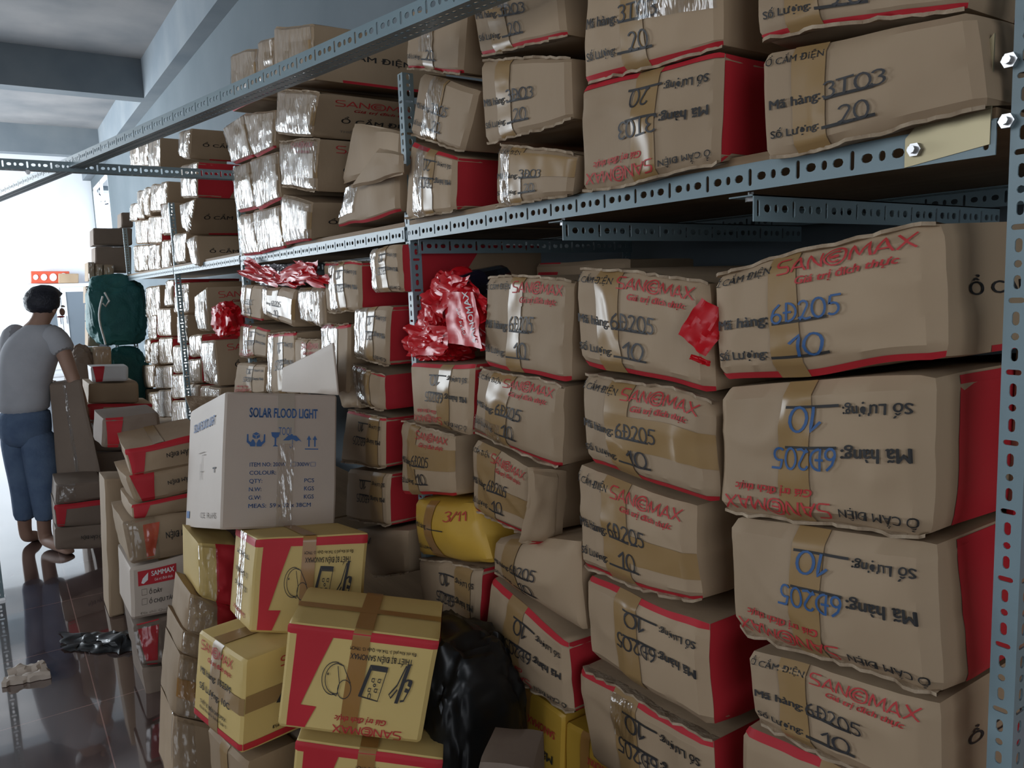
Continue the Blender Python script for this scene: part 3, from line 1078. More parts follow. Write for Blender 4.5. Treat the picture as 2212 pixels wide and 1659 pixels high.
q = [on_y(1146, 1016, -0.06), on_y(1213, 1024, 0.02), on_y(1206, 1168, 0.02), on_y(1132, 1178, -0.075)]
ft = Carton(q, Vector((0, 0.012, 0)), 'kraft', (12, 16), 0.014, 0.01, 0.016, taper=1.0)
Print(ft.mb, ft.front).rect(0.3, 0.0, 1.0, 0.06, 'red')
for i in range(len(ft.mb.v)):
    ft.mb.v[i] = ft.mb.v[i] - c.origin
ft.mb.build('torn_flap', None, c.ob)['label'] = 'pale torn corner flap'
brown('slumped dented carton fourth down in the stack beside the red plastic heap', [(1066, 1160), (1248, 1172), (1258, 1368), (1060, 1243)], g, **{**kw, **dict(parts='mq', side='plain', tape=(0.2, 0.42), bulge=0.028, wob=0.010)})
brown('upside-down carton with a slanting red top band, lowest brown one beside the yellow cartons', [(1056, 1249), (1222, 1396), (1233, 1545), (1043, 1430)], g, **{**kw, **dict(flip=True, side='red', tape=(0.50, 0.70), bulge=0.012, lips='b')})

g = 'cartons stacked beside the middle post below the shelf'
kw = dict(y=-0.03, depth=0.5, res=(18, 15), crum=0.008, wob=0.009)
brown('upside-down carton right under the red plastic heap, marked 6D205', [(883, 784), (1022, 786), (1013, 940), (889, 911)], g, **{**kw, **dict(flip=True, side='red', tape=(0.28, 0.46), bulge=0.008)})
brown('crushed carton with a ripped upper corner below the one under the red plastic', [(865, 908), (978, 945), (980, 1072), (867, 1066)], g, side='plain', lips='t', tape=(0.2, 0.4), cross=(0.3, 0.4, 1.0, 0.75), parts='cbmq', crum=0.012, bulge=0.015, y=-0.04, depth=0.5, res=(16, 12))
c = brown('bulging ochre-yellow wrapped carton between two brown ones', [(897, 1078), (1026, 1092), (1063, 1222), (904, 1200)], g, parts='', tape=(0.25, 0.42), key='ochre', bulge=0.035, crum=0.010, swell=0.01, y=-0.03, depth=0.45, res=(16, 12), tapekey='tape_dark')
P = Print(MB(), c.front)
P.text('Mã hàng', 0.05, 0.3, 0.55, 0.02, 'black', 0.02)
P.line(0.32, 0.6, 0.54, 0.003)
P.text('Số Lượng', 0.05, 0.28, 0.15, 0.016, 'black', 0.02)
P.hand('3/11', 0.62, 0.9, 0.72, 0.025, 'redtext', 0.09)
c.part(P.mb, 'printed_label')
brown('upside-down carton with a red edge under the ochre one', [(902, 1206), (1037, 1231), (1030, 1406), (912, 1318)], g, **{**kw, **dict(flip=True, side='red', tape=(0.1, 0.34), parts='hmq', lips='t')})

# ------------------------------------------------------------------ second bay below the shelf
g = 'film-wrapped brown cartons below the shelf in the second bay'
kw = dict(y=-0.03, depth=0.5, res=(14, 12), crum=0.009, wob=0.009)
brown('carton wedged at the middle post right under the shelf, upside down', [(794, 542), (862, 529), (866, 634), (803, 634)], g, **{**kw, **dict(flip=True, parts='hmq', side='red', clear=(0.1, 0.0, 0.3, 1.0))})
brown('upside-down carton with a red side beside the red-and-grey film bundle', [(697, 566), (776, 568), (779, 672), (706, 676)], g, **{**kw, **dict(flip=True, parts='bmq', side='red', clear=(0.2, 0.0, 0.4, 1.0), lips='bt')})
brown('small dented carton below the film bundle, at the far end of its row', [(521, 616), (566, 618), (565, 692), (518, 683)], g, **{**kw, **dict(parts='bmq', side='plain', clear=(0.1, 0.0, 0.3, 1.0))})
brown('tan-taped carton below the film bundle, second in its row', [(567, 618), (638, 625), (634, 706), (568, 681)], g, **{**kw, **dict(parts='mq', side='plain', cross=(0.2, 0.2, 1.0, 0.75), clear=(0.0, 0.0, 0.2, 1.0))})
brown('shiny leaning carton below the film bundle, third in its row', [(643, 622), (697, 622), (700, 712), (650, 692)], g, **{**kw, **dict(parts='', side='plain', wrap=True)})
brown('upright carton under the dented small one in the second bay', [(519, 700), (578, 712), (575, 772), (514, 772)], g, **{**kw, **dict(flip=True, parts='cbmq', side='plain', clear=(0.2, 0.0, 0.4, 1.0))})
brown('pale carton just above the open white-sided box, at its far corner', [(513, 784), (575, 790), (572, 850), (504, 850)], g, **{**kw, **dict(flip=True, parts='cmq', side='plain')})
brown('tilted carton behind the raised flap of the white-sided box', [(579, 723), (637, 718), (641, 850), (575, 850)], g, **{**kw, **dict(flip=True, parts='bmq', side='plain', lips='t', clear=(0.05, 0.0, 0.25, 1.0))})
brown('carton with a torn top showing just over the raised flap', [(637, 733), (692, 736), (697, 850), (642, 850)], g, **{**kw, **dict(parts='c', side='plain', lips='t')})
brown('slumping carton with a film collar beside the raised flap', [(695, 703), (752, 697), (751, 850), (700, 850)], g, **{**kw, **dict(flip=True, parts='b', side='plain', lips='t', clear=(0.0, 0.6, 0.6, 1.0))})
brown('taped carton with a large red side, upper of two beside the middle post', [(766, 664), (842, 664), (836, 792), (764, 770)], g, flip=True, parts='hmq', side='red', clear=(0.06, 0.0, 0.42, 1.0), lips='b', depth=0.5, y=-0.03, res=(14, 12), crum=0.007)
brown('short carton with a red side and creased tape, under the taped red-sided one', [(761, 786), (826, 810), (828, 885), (772, 868)], g, **{**kw, **dict(flip=True, parts='b', side='red', clear=(0.05, 0.0, 0.5, 1.0), lips='tb')})
brown('upside-down carton with a dark red side, two above the grey-brown one by the post foot', [(748, 884), (829, 906), (829, 1011), (734, 998)], g, flip=True, parts='bmq', side='red', lips='tb', tape=(0.1, 0.35), y=-0.03, depth=0.5, res=(14, 12), crum=0.006)
brown('upside-down carton with a wide red side, resting on the grey-brown one by the post foot', [(749, 1012), (839, 1026), (839, 1137), (745, 1120)], g, flip=True, parts='mq', side='red', lips='b', tape=(0.1, 0.35), y=-0.03, depth=0.5, res=(14, 12), crum=0.007)
c = brown('pinkish grey-brown slumped carton at the foot of the second bay, marked 8W', [(764, 1141), (876, 1150), (878, 1238), (800, 1244)], g, parts='', side='plain', tape=None, lips='b', bulge=0.02, y=-0.03, depth=0.5, res=(14, 12), crum=0.010)
P = Print(MB(), c.front)
P.text('đích thực', 0.02, 0.25, 0.82, 0.012, 'redtext', 0.03)
P.hand('8W', 0.16, 0.42, 0.70, 0.022, 'ink', 0.1)
c.part(P.mb, 'printed_label')
brown('crumpled small carton squeezed between the raised flap and the red-sided cartons', [(734, 836), (772, 838), (776, 884), (738, 880)], g, parts='', side='plain', tape=None, crum=0.016, wob=0.014, y=-0.02, depth=0.4, res=(10, 8))

# ------------------------------------------------------------------ second bay, upper shelf
g = 'film-wrapped cartons on the upper shelf of the second bay'


def ended(label, q, side='name', **k):
    o = dict(y=-0.03, depth=0.52, res=(12, 10), crum=0.007, parts='', tape=None, wrap=True)
    o.update(k)
    return brown(label, q, g, side=side, **o)


ended('top carton of the upper-shelf stack above the diagonal bar, partly hidden by it', [(590, 58), (672, 50), (674, 172), (594, 186)], side='words', cross=(0.35, 0.2, 1.0, 0.7))
ended('carton just below the diagonal bar with its heading on the long side', [(597, 192), (684, 200), (672, 297), (595, 289)], cross=(0.35, 0.25, 1.0, 0.7), lips='t')
ended('tan-taped carton in the middle of the upper-shelf stack, second bay', [(601, 304), (686, 300), (680, 412), (607, 402)], cross=(0.3, 0.25, 1.0, 0.72), parts='c', lips='tb')
ended('lowest carton of the upper-shelf stack in the second bay, bottom edge red', [(606, 418), (672, 436), (668, 520), (613, 529)], side='words', cross=(0.2, 0.3, 1.0, 0.75), parts='b')
for lab, q in (('wrapped carton end above the diagonal bar, next to the top carton', [(556, 88), (590, 80), (594, 192), (558, 208)]),
               ('farthest wrapped carton end poking over the diagonal bar in the second bay', [(498, 118), (552, 102), (556, 214), (500, 240)]),
               ('wrapped carton end with a clear tape strip, top row under the diagonal bar', [(524, 244), (592, 238), (593, 318), (550, 340)]),
               ('outermost wrapped carton end of the top row under the diagonal bar', [(480, 276), (525, 246), (546, 338), (505, 356)]),
               ('wrapped carton end of the middle row, next to the tan-taped carton', [(538, 345), (598, 327), (604, 430), (556, 454)]),
               ('outermost wrapped carton end of the middle row, second bay', [(503, 362), (538, 348), (556, 450), (514, 458)]),
               ('wrapped carton end of the bottom row, next to the red-edged carton', [(545, 457), (604, 442), (614, 534), (562, 549)]),
               ('outermost wrapped carton end of the bottom row on the shelf edge, second bay', [(515, 466), (545, 458), (562, 548), (524, 553)])):
    ended(lab, q, side='plain', cross=(0.55, 0.15, 1.0, 0.75), parts='b')
c = ended('torn-open carton with bent flaps lying at the middle post on the upper shelf', [(752, 402), (856, 356), (860, 457), (724, 489)], side='plain', parts='b', crum=0.014, wob=0.014, wrap=False, clear=(0.0, 0.25, 0.3, 0.95), depth=0.42)
for qf, lb in (([(762, 268), (866, 284), (866, 350), (738, 398)], 0.03), ([(752, 404), (815, 320), (866, 335), (866, 378)], -0.07)):
    q = [on_y(a, b, lb) for a, b in qf]
    ft = Carton(q, Vector((0, 0.008, 0)), 'kraft', (10, 10), 0.006, 0.006, 0.008, taper=1.0)
    for i in range(len(ft.mb.v)):
        ft.mb.v[i] = ft.mb.v[i] - c.origin
    ft.mb.build('box_flap', None, c.ob)

# ------------------------------------------------------------------ third and fourth bays (small in view)
g = 'film-wrapped cartons in the far bays of the rack'


def far(label, q, side='plain', y=-0.03, depth=0.5, **k):
    o = dict(res=(7, 6), crum=0.006, bulge=0.008, parts='', tape=(0.3, 0.5), wrap=True)
    o.update(k)
    return brown(label, q, g, y=y, depth=depth, side=side, **o)


far('topmost carton of the third bay, printed long side, above the cross bar', [(387, 285), (412, 277), (408, 345), (389, 338)], side='words')
far('carton with a large red side behind the cross bar, third bay', [(389, 358), (424, 350), (424, 427), (392, 428)], side='red')
far('brown carton printed on its long side, just below the cross bar', [(389, 441), (420, 428), (408, 507), (395, 488)], side='words')
far('carton on the shelf edge of the third bay, printed long side, lowest of its stack', [(404, 514), (422, 509), (430, 577), (416, 571)], side='words')
far('bulging wrapped carton end on the shelf edge at the third post', [(374, 506), (402, 502), (400, 566), (380, 570)])
ROWS = [
    ('upper shelf, row above the cross bar', [(281, 299, 306, 362), (301, 319, 302, 360), (321, 344, 300, 362)]),
    ('upper shelf, first row under the cross bar', [(297, 311, 412, 474), (312, 325, 406, 466), (326, 346, 399, 458), (347, 361, 394, 443)]),
    ('upper shelf, loose middle row', [(281, 296, 440, 478), (292, 318, 476, 528), (320, 348, 468, 527), (351, 373, 440, 508)]),
    ('upper shelf, row on the shelf edge', [(289, 307, 531, 588), (308, 321, 530, 587), (322, 335, 529, 586), (336, 348, 528, 584), (350, 369, 520, 580)]),
    ('below the shelf, top row', [(315, 328, 620, 688), (329, 344, 618, 684), (358, 373, 606, 662), (378, 406, 612, 678)]),
    ('below the shelf, second row', [(319, 336, 682, 734), (340, 368, 668, 726), (384, 404, 682, 742)]),
    ('below the shelf, third row', [(313, 324, 734, 784), (326, 341, 740, 788), (343, 371, 730, 786), (374, 406, 748, 806), (409, 434, 724, 772)]),
    ('below the shelf, fourth row', [(294, 332, 790, 838), (335, 372, 792, 840), (371, 402, 809, 862), (406, 433, 778, 828)]),
    ('below the shelf, lowest visible row', [(296, 318, 842, 890), (319, 340, 848, 896), (342, 370, 844, 902), (372, 402, 866, 930), (404, 430, 832, 930)]),
]
ORD = ['first', 'second', 'third', 'fourth', 'fifth']
for row, items in ROWS:
    for k, (x0, x1, y0, y1) in enumerate(items):
        j = lambda s=2.0: (R.random() - 0.5) * s
        far('wrapped far carton, %s, %s from far end' % (row, ORD[k]),
            [(x0 + j(), y0 + j()), (x1 + j(), y0 - 2 + j()), (x1 + j(), y1 - 1 + j()), (x0 + 1 + j(), y1 + j())], side='red' if R.random() < 0.5 else 'plain', depth=0.45, y=0.045)
far('large wrapped carton under the shelf at the third post, heading on its long side', [(421, 640), (444, 620), (450, 716), (428, 712)], side='name', bulge=0.012, depth=0.5)
far('large film-wrapped carton next to the open white-sided box, red base band', [(434, 738), (462, 735), (472, 834), (442, 826)], side='name', bulge=0.012, depth=0.5)
far('crumpled film-wrapped carton behind the far corner of the open white-sided box', [(432, 834), (474, 838), (474, 900), (436, 900)], side='plain', crum=0.012)


# ------------------------------------------------------------------ small drawings printed on the yellow cartons
def print_yellow(c, flip=True):
    """photograph-side layout of the yellow cartons: red band and pennant, drawings, lettering upside down"""
    F = Print(c.mb, c.front, False)
    h, w = c.h, c.w
    F.rect(0.0, 0.905, 1.0, 0.985, 'red', 14, 2)
    F.quad(((0.07, 0.24), (0.155, 0.24), (0.315, 0.91), (0.07, 0.91)), 'red', 8, 10)
    F.quad(((0.07, 0.03), (0.20, 0.03), (0.265, 0.24), (0.07, 0.24)), 'red', 8, 5)
    U = Print(c.mb, c.front, True)
    U.text('THIẾT BỊ ĐIỆN SANOMAX', 0.135, 0.55, 0.215, h * 0.075, 'black', 0.015)
    U.text('Địa chỉ: Khu phố 3- Thới An- Quận 12- TPHCM', 0.12, 0.56, 0.15, h * 0.045, 'black', 0.01)
    U.hand('SANOMAX', 0.13, 0.61, 0.905, h * 0.075, 'redtext', 0.13, table=LOGO)
    U.text('Giá trị đích thực', 0.24, 0.60, 0.815, h * 0.075, 'redtext', 0.03, 0.25)
    # lamp head
    F.strokes([arc(0.42, 0.5, 0.42, 0.52, 75, 285, 14), arc(0.52, 0.5, 0.40, 0.48, 70, 290, 14), [(0.5, 0.98), (0.72, 0.92), (1.05, 0.42)], [(0.45, 0.02), (0.62, -0.04)],
               arc(0.86, 0.2, 0.24, 0.3, 0, 360, 16), [(0.62, 0.0), (0.66, 0.36), (0.52, 0.9)], arc(0.2, 0.62, 0.02, 0.03, 0, 360, 6)], 0.026, 0.28, 0.38, 0.19, 0.30)
    # socket block
    F.strokes([[(0.0, 0.1), (0.3, 0.98), (1.0, 0.96), (0.8, 0.0), (0.0, 0.1)], [(0.3, 0.86), (1.0, 0.84)], [(0.12, 0.1), (0.36, 0.86)],
               [(0.45, 0.62), (0.55, 0.62), (0.53, 0.52), (0.44, 0.54), (0.45, 0.62)], [(0.7, 0.62), (0.8, 0.62), (0.78, 0.52), (0.68, 0.54), (0.7, 0.62)], arc(0.58, 0.44, 0.05, 0.04, 0, 360, 6),
               [(0.36, 0.34), (0.46, 0.34), (0.44, 0.24), (0.35, 0.26), (0.36, 0.34)], [(0.62, 0.34), (0.72, 0.34), (0.7, 0.24), (0.6, 0.26), (0.62, 0.34)], arc(0.44, 0.12, 0.06, 0.08, 0, 360, 8)], 0.03, 0.545, 0.36, 0.165, 0.34)
    F.poly([(0.0, 0.1), (0.12, 0.1), (0.36, 0.86), (0.3, 0.98)], 0.545, 0.36, 0.165, 0.34, 'ink')
    F.poly([(0.3, 0.98), (0.36, 0.88), (1.0, 0.86), (1.0, 0.96)], 0.545, 0.36, 0.165, 0.34, 'ink')
    # plug and cable head
    F.poly([(0.30, 0.0), (0.62, 1.0), (0.78, 0.98), (0.62, 0.5), (0.46, 0.0)], 0.745, 0.36, 0.145, 0.38, 'ink')
    F.strokes([[(0.58, 0.95), (0.3, 0.45), (0.0, 0.2), (0.1, 0.12), (0.34, 0.34)], [(0.62, 0.55), (0.75, 0.6), (0.95, 0.55), (0.9, 0.4), (0.7, 0.08), (0.55, 0.06)]], 0.05, 0.745, 0.36, 0.145, 0.38)
    F.poly([(0.8, 0.62), (0.95, 0.6), (0.9, 0.42), (0.76, 0.46)], 0.745, 0.36, 0.145, 0.38, 'ink')
    F.poly([(0.7, 0.4), (0.86, 0.36), (0.82, 0.28), (0.66, 0.3)], 0.745, 0.36, 0.145, 0.38, 'ink')


g = 'yellow lamp cartons stacked in the aisle'
# front one, tipped a little, showing its taped top
fq = [on_d(622, 1343, 1.72), on_d(949, 1383, 1.66), on_d(906, 1606, 1.66), on_d(598, 1570, 1.72)]
e2 = ((on_d(672, 1270, 1.945) - fq[0]) + (on_d(953, 1292, 1.885) - fq[1])) / 2
c = Carton(fq, e2, 'yellow', (22, 16), 0.003, 0.002, 0.003, 0.008, taper=0.99)
print_yellow(c)
rf = c.side('right')
Print(c.mb, rf).rect(0.0, 0.905, 1.0, 0.985, 'red', 8, 2)
c.done('front yellow carton with lamp drawings, its top crossed by brown tape', g)
c.tape(c.front, 0.445, 0.0, 0.565, 1.0, 'tape_dark')
c.tape(c.side('top'), 0.445, 0.0, 0.565, 1.0, 'tape_dark')
c.tape(c.side('top'), 0.0, 0.40, 1.0, 0.52, 'tape_dark', off=0.0027)
yel_front = c
fq = [on_d(637, 1597, 1.70), on_d(955, 1640, 1.64), on_d(925, 1880, 1.64), on_d(618, 1835, 1.70)]
c = Carton(fq, e2 * 1.05, 'yellow', (20, 14), 0.003, 0.002, 0.003, 0.008, taper=0.99)
print_yellow(c)
c.done('yellow carton at the picture\'s bottom edge, under the front one with the taped top', g)
c.tape(c.front, 0.445, 0.0, 0.565, 1.0, 'tape_dark')
c.tape(c.side('top'), 0.445, 0.0, 0.565, 1.0, 'tape_dark')
c.tape(c.side('top'), 0.0, 0.40, 1.0, 0.52, 'tape_dark', off=0.0027)
bz = min(p.z for p in c.mb.v)
fq2 = [p.copy() for p in fq]
lowC = (fq[2] + fq[3]) / 2
base = [Vector((p.x, p.y, bz - 0.002)) for p in (fq[3], fq[2])]
cs = Carton([base[0], base[1], Vector((base[1].x, base[1].y, 0.002)), Vector((base[0].x, base[0].y, 0.002))], Vector((e2.x, e2.y, 0)), 'yellow', (8, 8), 0.002, 0.002, 0.002, taper=1.0)
cs.done('yellow carton on the floor carrying the two yellow ones at the picture\'s bottom', g)
# the one under the white-sided box
fq = [on_d(552, 1163, 2.03), on_d(795, 1152, 2.09), on_d(779, 1376, 2.09), on_d(536, 1365, 2.03)]
c = Carton(fq, Vector((-0.30, 0.02, -0.045)), 'yellow', (20, 14), 0.002, 0.002, 0.003, 0.007, taper=0.99)
print_yellow(c)
lf = c.side('left')
P = Print(c.mb, lf, False)
P.rect(0.0, 0.905, 1.0, 0.985, 'red', 8, 2)
P2 = Print(c.mb, lf, True)
for s, v in (('SANOMAX', 0.86), ('SỐ LƯỢNG', 0.58), ('Ổ CẮM ĐIỆN', 0.42), ('TP.HCM', 0.22)):
    P2.text(s, 0.2, 0.75, v, c.h * 0.07, 'black' if v < 0.8 else 'redtext', 0.01)
c.done('yellow carton with lamp drawings under the white-sided box, behind the front one', g)
c.tape(c.front, 0.42, 0.0, 0.54, 1.0, 'tape_dark')
c.tape(c.side('left'), 0.35, 0.0, 0.62, 1.0, 'cleartape', name='clear_tape')
c.tape(c.side('top'), 0.42, 0.0, 0.54, 1.0, 'tape_dark')
yel_back = c
# the corner-on one
a, b = on_d(429, 1361, 2.13), on_d(529, 1426, 1.90)
b2, a2 = on_d(519, 1630, 1.90), on_d(417, 1543, 2.13)
ex = (b - a).cross(Vector((0, 0, 1)))
ex.z = 0
ex.normalize()
if ex.dot(RT) < 0:
    ex = -ex
ey3 = ex * 0.31
c = Carton([a, b, b2, a2], ey3, 'yellow', (18, 14), 0.003, 0.003, 0.003, 0.008, taper=0.99)
P = Print(c.mb, c.front)
P.hand('SANOMAX', 0.12, 0.80, 0.83, c.h * 0.10, 'redtext', 0.11, table=LOGO)
P.text('Giá trị đích thực', 0.28, 0.78, 0.73, c.h * 0.07, 'redtext', 0.03, 0.2)
P.text('Mã hàng: 1025M', 0.14, 0.78, 0.56, c.h * 0.10, 'black', 0.02)
P.text('Số Lượng: 10C', 0.14, 0.78, 0.38, c.h * 0.10, 'black', 0.02)
P.text('THIẾT BỊ ĐIỆN SANOMAX', 0.16, 0.72, 0.22, c.h * 0.06, 'black', 0.01)
P.text('Địa chỉ: Khu phố 3- Thới An- Quận 12', 0.16, 0.74, 0.16, c.h * 0.045, 'black', 0.01)
P.rect(0.0, 0.025, 1.0, 0.095, 'red', 12, 2)
P = Print(c.mb, c.side('right'))
P.rect(0.0, 0.025, 1.0, 0.095, 'red', 12, 2)
P.hand('SANOMAX', 0.3, 1.0, 0.80, c.h * 0.10, 'redtext', 0.11, table=LOGO)
P.poly([(0.2, 0.0), (0.62, 1.0), (0.82, 0.98), (0.62, 0.5), (0.46, 0.0)], 0.3, 0.30, 0.26, 0.36, 'ink')
P.poly([(-0.1, 0.3), (0.12, 0.62), (0.26, 0.98), (0.36, 0.8), (0.1, 0.25)], 0.3, 0.30, 0.26, 0.36, 'ink')
P.text('THIẾT BỊ ĐIỆN SANOMAX', 0.3, 0.95, 0.2, c.h * 0.07, 'black', 0.015)
P.text('Địa chỉ: Khu phố 3- Thới An- Quận 12', 0.25, 0.95, 0.14, c.h * 0.045, 'black', 0.01)
c.done('yellow carton standing corner-on, 1025M on its front, lowest full one of the yellow pile', g)
c.tape(c.front, 0.36, 0.0, 0.56, 1.0, 'tape')
c.tape(c.front, 0.56, 0.40, 1.0, 0.58, 'tape', off=0.0027)
c.tape(c.side('right'), 0.0, 0.42, 0.45, 0.60, 'tape')
c.tape(c.side('top'), 0.3, 0.0, 0.52, 1.0, 'tape')
yel_corner = c
# brown ones beneath the corner-on yellow carton
bz = min(p.z for p in c.mb.v) - 0.004
def under(label, p, q, ext, z1, z0, key='kraft'):
    k = Carton([Vector((p.x, p.y, z1)), Vector((q.x, q.y, z1)), Vector((q.x, q.y, z0)), Vector((p.x, p.y, z0))], ext, key, (10, 9), 0.006, 0.004, 0.005)
    k.done(label, 'brown cartons at the foot of the yellow pile')
    k.tape(k.front, 0.4, 0, 0.6, 1)
    return k
zc = min(a2.z, b2.z) - 0.006
under('brown carton on the floor under the corner-on yellow one', a2 + (b2 - a2) * 0.22 + ex * 0.01, b2 + ex * 0.01, ey3 * 0.45, zc, 0.003)
under('pinkish brown carton on the floor between the corner-on yellow one and the bottom yellow one', b2 + ex * 0.165 - (b2 - a2) * 0.05, b2 + ex * 0.30 - (b2 - a2) * 0.05, Vector(((a2 - b2).x, (a2 - b2).y, 0)) * 0.7, zc - 0.012, 0.003, 'palebox')

# ------------------------------------------------------------------ white-sided box of solar flood lights, tipped back, one flap up
XS = -2.20
fq = [on_x(487, 846, XS - 0.085), on_x(728, 854, XS - 0.085), on_x(724, 1136, XS), on_x(476, 1145, XS)]
tilt = math.radians(13)
c = Carton(fq, Vector((-0.56 * math.cos(tilt), 0, -0.56 * math.sin(tilt))), 'palebox', (20, 18), 0.0015, 0.002, 0.002, 0.006, taper=0.99)
solar = c
P = Print(c.mb, c.front)
h = c.h
P.text('SOLAR FLOOD LIGHT', 0.205, 0.815, 0.815, h * 0.10, 'blueprint', 0.035)
# hands holding a box, glass, umbrella, two arrows
HB = (0.19, 0.60, 0.155, 0.105)
P.poly([(0.5, 1.0), (0.7, 0.86), (0.7, 0.64), (0.5, 0.5), (0.3, 0.64), (0.3, 0.86)], *HB, 'blueprint')
P.strokes([[(0.3, 0.86), (0.5, 0.74), (0.7, 0.86)], [(0.5, 0.74), (0.5, 0.5)]], 0.04, HB[0], HB[1] + 0.0, HB[2], HB[3], 'palegreen')
for sx in (1, -1):
    m = lambda pts: [((x if sx > 0 else 1 - x), y) for x, y in pts][::sx]
    P.poly(m([(0.0, 0.85), (0.08, 0.85), (0.1, 0.4), (0.2, 0.3), (0.0, 0.3)]), *HB, 'blueprint')
    P.poly(m([(0.0, 0.3), (0.22, 0.3), (0.3, 0.5), (0.38, 0.46), (0.48, 0.2), (0.46, 0.0), (0.2, 0.0), (0.16, 0.12)]), *HB, 'blueprint')
P.poly([(0, 1), (1, 1), (0.9, 0.7), (0.6, 0.58), (0.6, 0.12), (0.85, 0.0), (0.2, 0.0), (0.42, 0.12), (0.42, 0.58), (0.1, 0.72)], 0.395, 0.60, 0.075, 0.105, 'blueprint')
P.poly([(0, 0.5), (0.3, 0.85), (0.7, 0.8), (1, 0.42), (0.85, 0.52), (0.7, 0.45), (0.5, 0.58), (0.3, 0.5)], 0.50, 0.585, 0.17, 0.12, 'blueprint')
P.strokes([[(0.5, 0.9), (0.5, 0.1), (0.42, 0.02), (0.36, 0.12)]], 0.03, 0.50, 0.585, 0.17, 0.12, 'blueprint')
for k in range(2):
    P.poly([(0.5, 1.0), (1.0, 0.62), (0.66, 0.62), (0.66, 0.0), (0.34, 0.0), (0.34, 0.62), (0.0, 0.62)], 0.715 + 0.055 * k, 0.60, 0.042, 0.085, 'blueprint')
P.rect(0.70, 0.578, 0.825, 0.586, 'blueprint', 4, 1)
for s, u1, v in (('ITEM NO: 200W', 0.53, 0.452), ('COLOUR:', 0.445, 0.392), ('QTY:', 0.33, 0.332), ('N.W:', 0.325, 0.272), ('G.W:', 0.325, 0.212), ('MEAS:', 0.37, 0.152)):
    P.text(s, 0.22, u1, v, h * 0.042, 'blueprint', 0.012)
for s, u0, u1, v in (('300W', 0.63, 0.745, 0.452), ('PCS', 0.70, 0.79, 0.332), ('KGS', 0.70, 0.79, 0.272), ('KGS', 0.70, 0.79, 0.212), ('59 x 32 x 38CM', 0.40, 0.765, 0.152)):
    P.text(s, u0, u1, v, h * 0.042, 'blueprint', 0.012)
for u in (0.575, 0.755):
    P.strokes([[(0, 0), (1, 0), (1, 1), (0, 1), (0, 0)]], 0.08, u, 0.452, 0.045, 0.03, 'blueprint')
L = Print(c.mb, c.side('left'))
L.text('SOLAR FLOOD LIGHT', 0.20, 0.80, 0.79, h * 0.10, 'blueprint', 0.03)
L.strokes([[(0.3, 0.0), (0.3, 0.6)], [(0.45, 0.0), (0.45, 0.9), (0.75, 0.9)], [(0.3, 0.3), (0.6, 0.3)], [(0.1, 1.0), (0.7, 1.0)]], 0.02, 0.35, 0.38, 0.3, 0.22, 'greyprint')
L.rect(0.78, 0.45, 0.86, 0.462, 'black', 3, 1)
L.rect(0.815, 0.42, 0.83, 0.455, 'black', 2, 2)
L.text('CE  RoHS', 0.5, 0.9, 0.08, h * 0.06, 'greyprint', 0.0)
L.rect(0.06, 0.07, 0.16, 0.13, 'blueprint', 3, 2)
c.done('large pale open box with blue lettering, tipped on top of the yellow cartons', None)
c.tape(c.front, 0.45, 0.62, 0.60, 1.0, 'palegreen')
c.tape(c.front, 0.455, 0.0, 0.60, 0.62, 'cleartape', off=0.0042, name='clear_tape')
mb = MB()
Print(mb, c.front).text('TOOL', 0.46, 0.585, 0.685, h * 0.085, 'blueprint', 0.0)
c.part(mb, 'tape_lettering')
yp = fq[1].y + 0.004
q = [on_y(611, 795, yp), on_y(718, 741, yp), on_y(729, 853, yp), on_y(608, 846, yp)]
ft = Carton([q[0], q[1], q[2], q[3]], Vector((0, 0.006, 0)), 'palebox', (10, 10), 0.002, 0.002, 0.002, 0.002, taper=1.0)
for i in range(len(ft.mb.v)):
    ft.mb.v[i] = ft.mb.v[i] - c.origin
ft.mb.build('box_flap', None, c.ob)['label'] = 'raised end flap'
mb = MB()
for i in range(9):
    pass
tf = c.side('top')
pa, pb, pc, pd = tf.at(0.0, 0.96), tf.at(0.52, 0.96), tf.at(0.5, 1.0), tf.at(0.0, 1.0)
mb.add([pa, pb, pb + Vector((-0.08, 0, 0.05)), pa + Vector((-0.08, 0, 0.05)), pa - Vector((0, 0, .005)), pb - Vector((0, 0, .005)), pb + Vector((-0.08, 0, 0.045)), pa + Vector((-0.08, 0, 0.045))],
       [(0, 1, 2, 3), (7, 6, 5, 4), (0, 4, 5, 1), (1, 5, 6, 2), (2, 6, 7, 3), (3, 7, 4, 0)], 'kraft_edge')
c.part(mb, 'box_flap')

# ------------------------------------------------------------------ wrapped column under it
g = 'film-wrapped cartons under the open white-sided box'


def wcol(label, q, x, key='kraft', red=True, band=False, crum=0.013, sp=0.45):
    c = Carton(corners(q, x=x), Vector((-0.25, 0, 0)), key, (12, 10), crum, 0.008, 0.006)
    if red:
        Print(c.mb, c.front).rect(sp, 0.0, 1.0, 1.0, 'red', 8, 8)
    c.done(label, g)
    if band:
        c.tape(c.front, 0.0, 0.3, 0.6, 0.62, 'tape_dark')
    c.plastic(-0.02, sp + 0.03, 0.009, key='film_far')
    return c


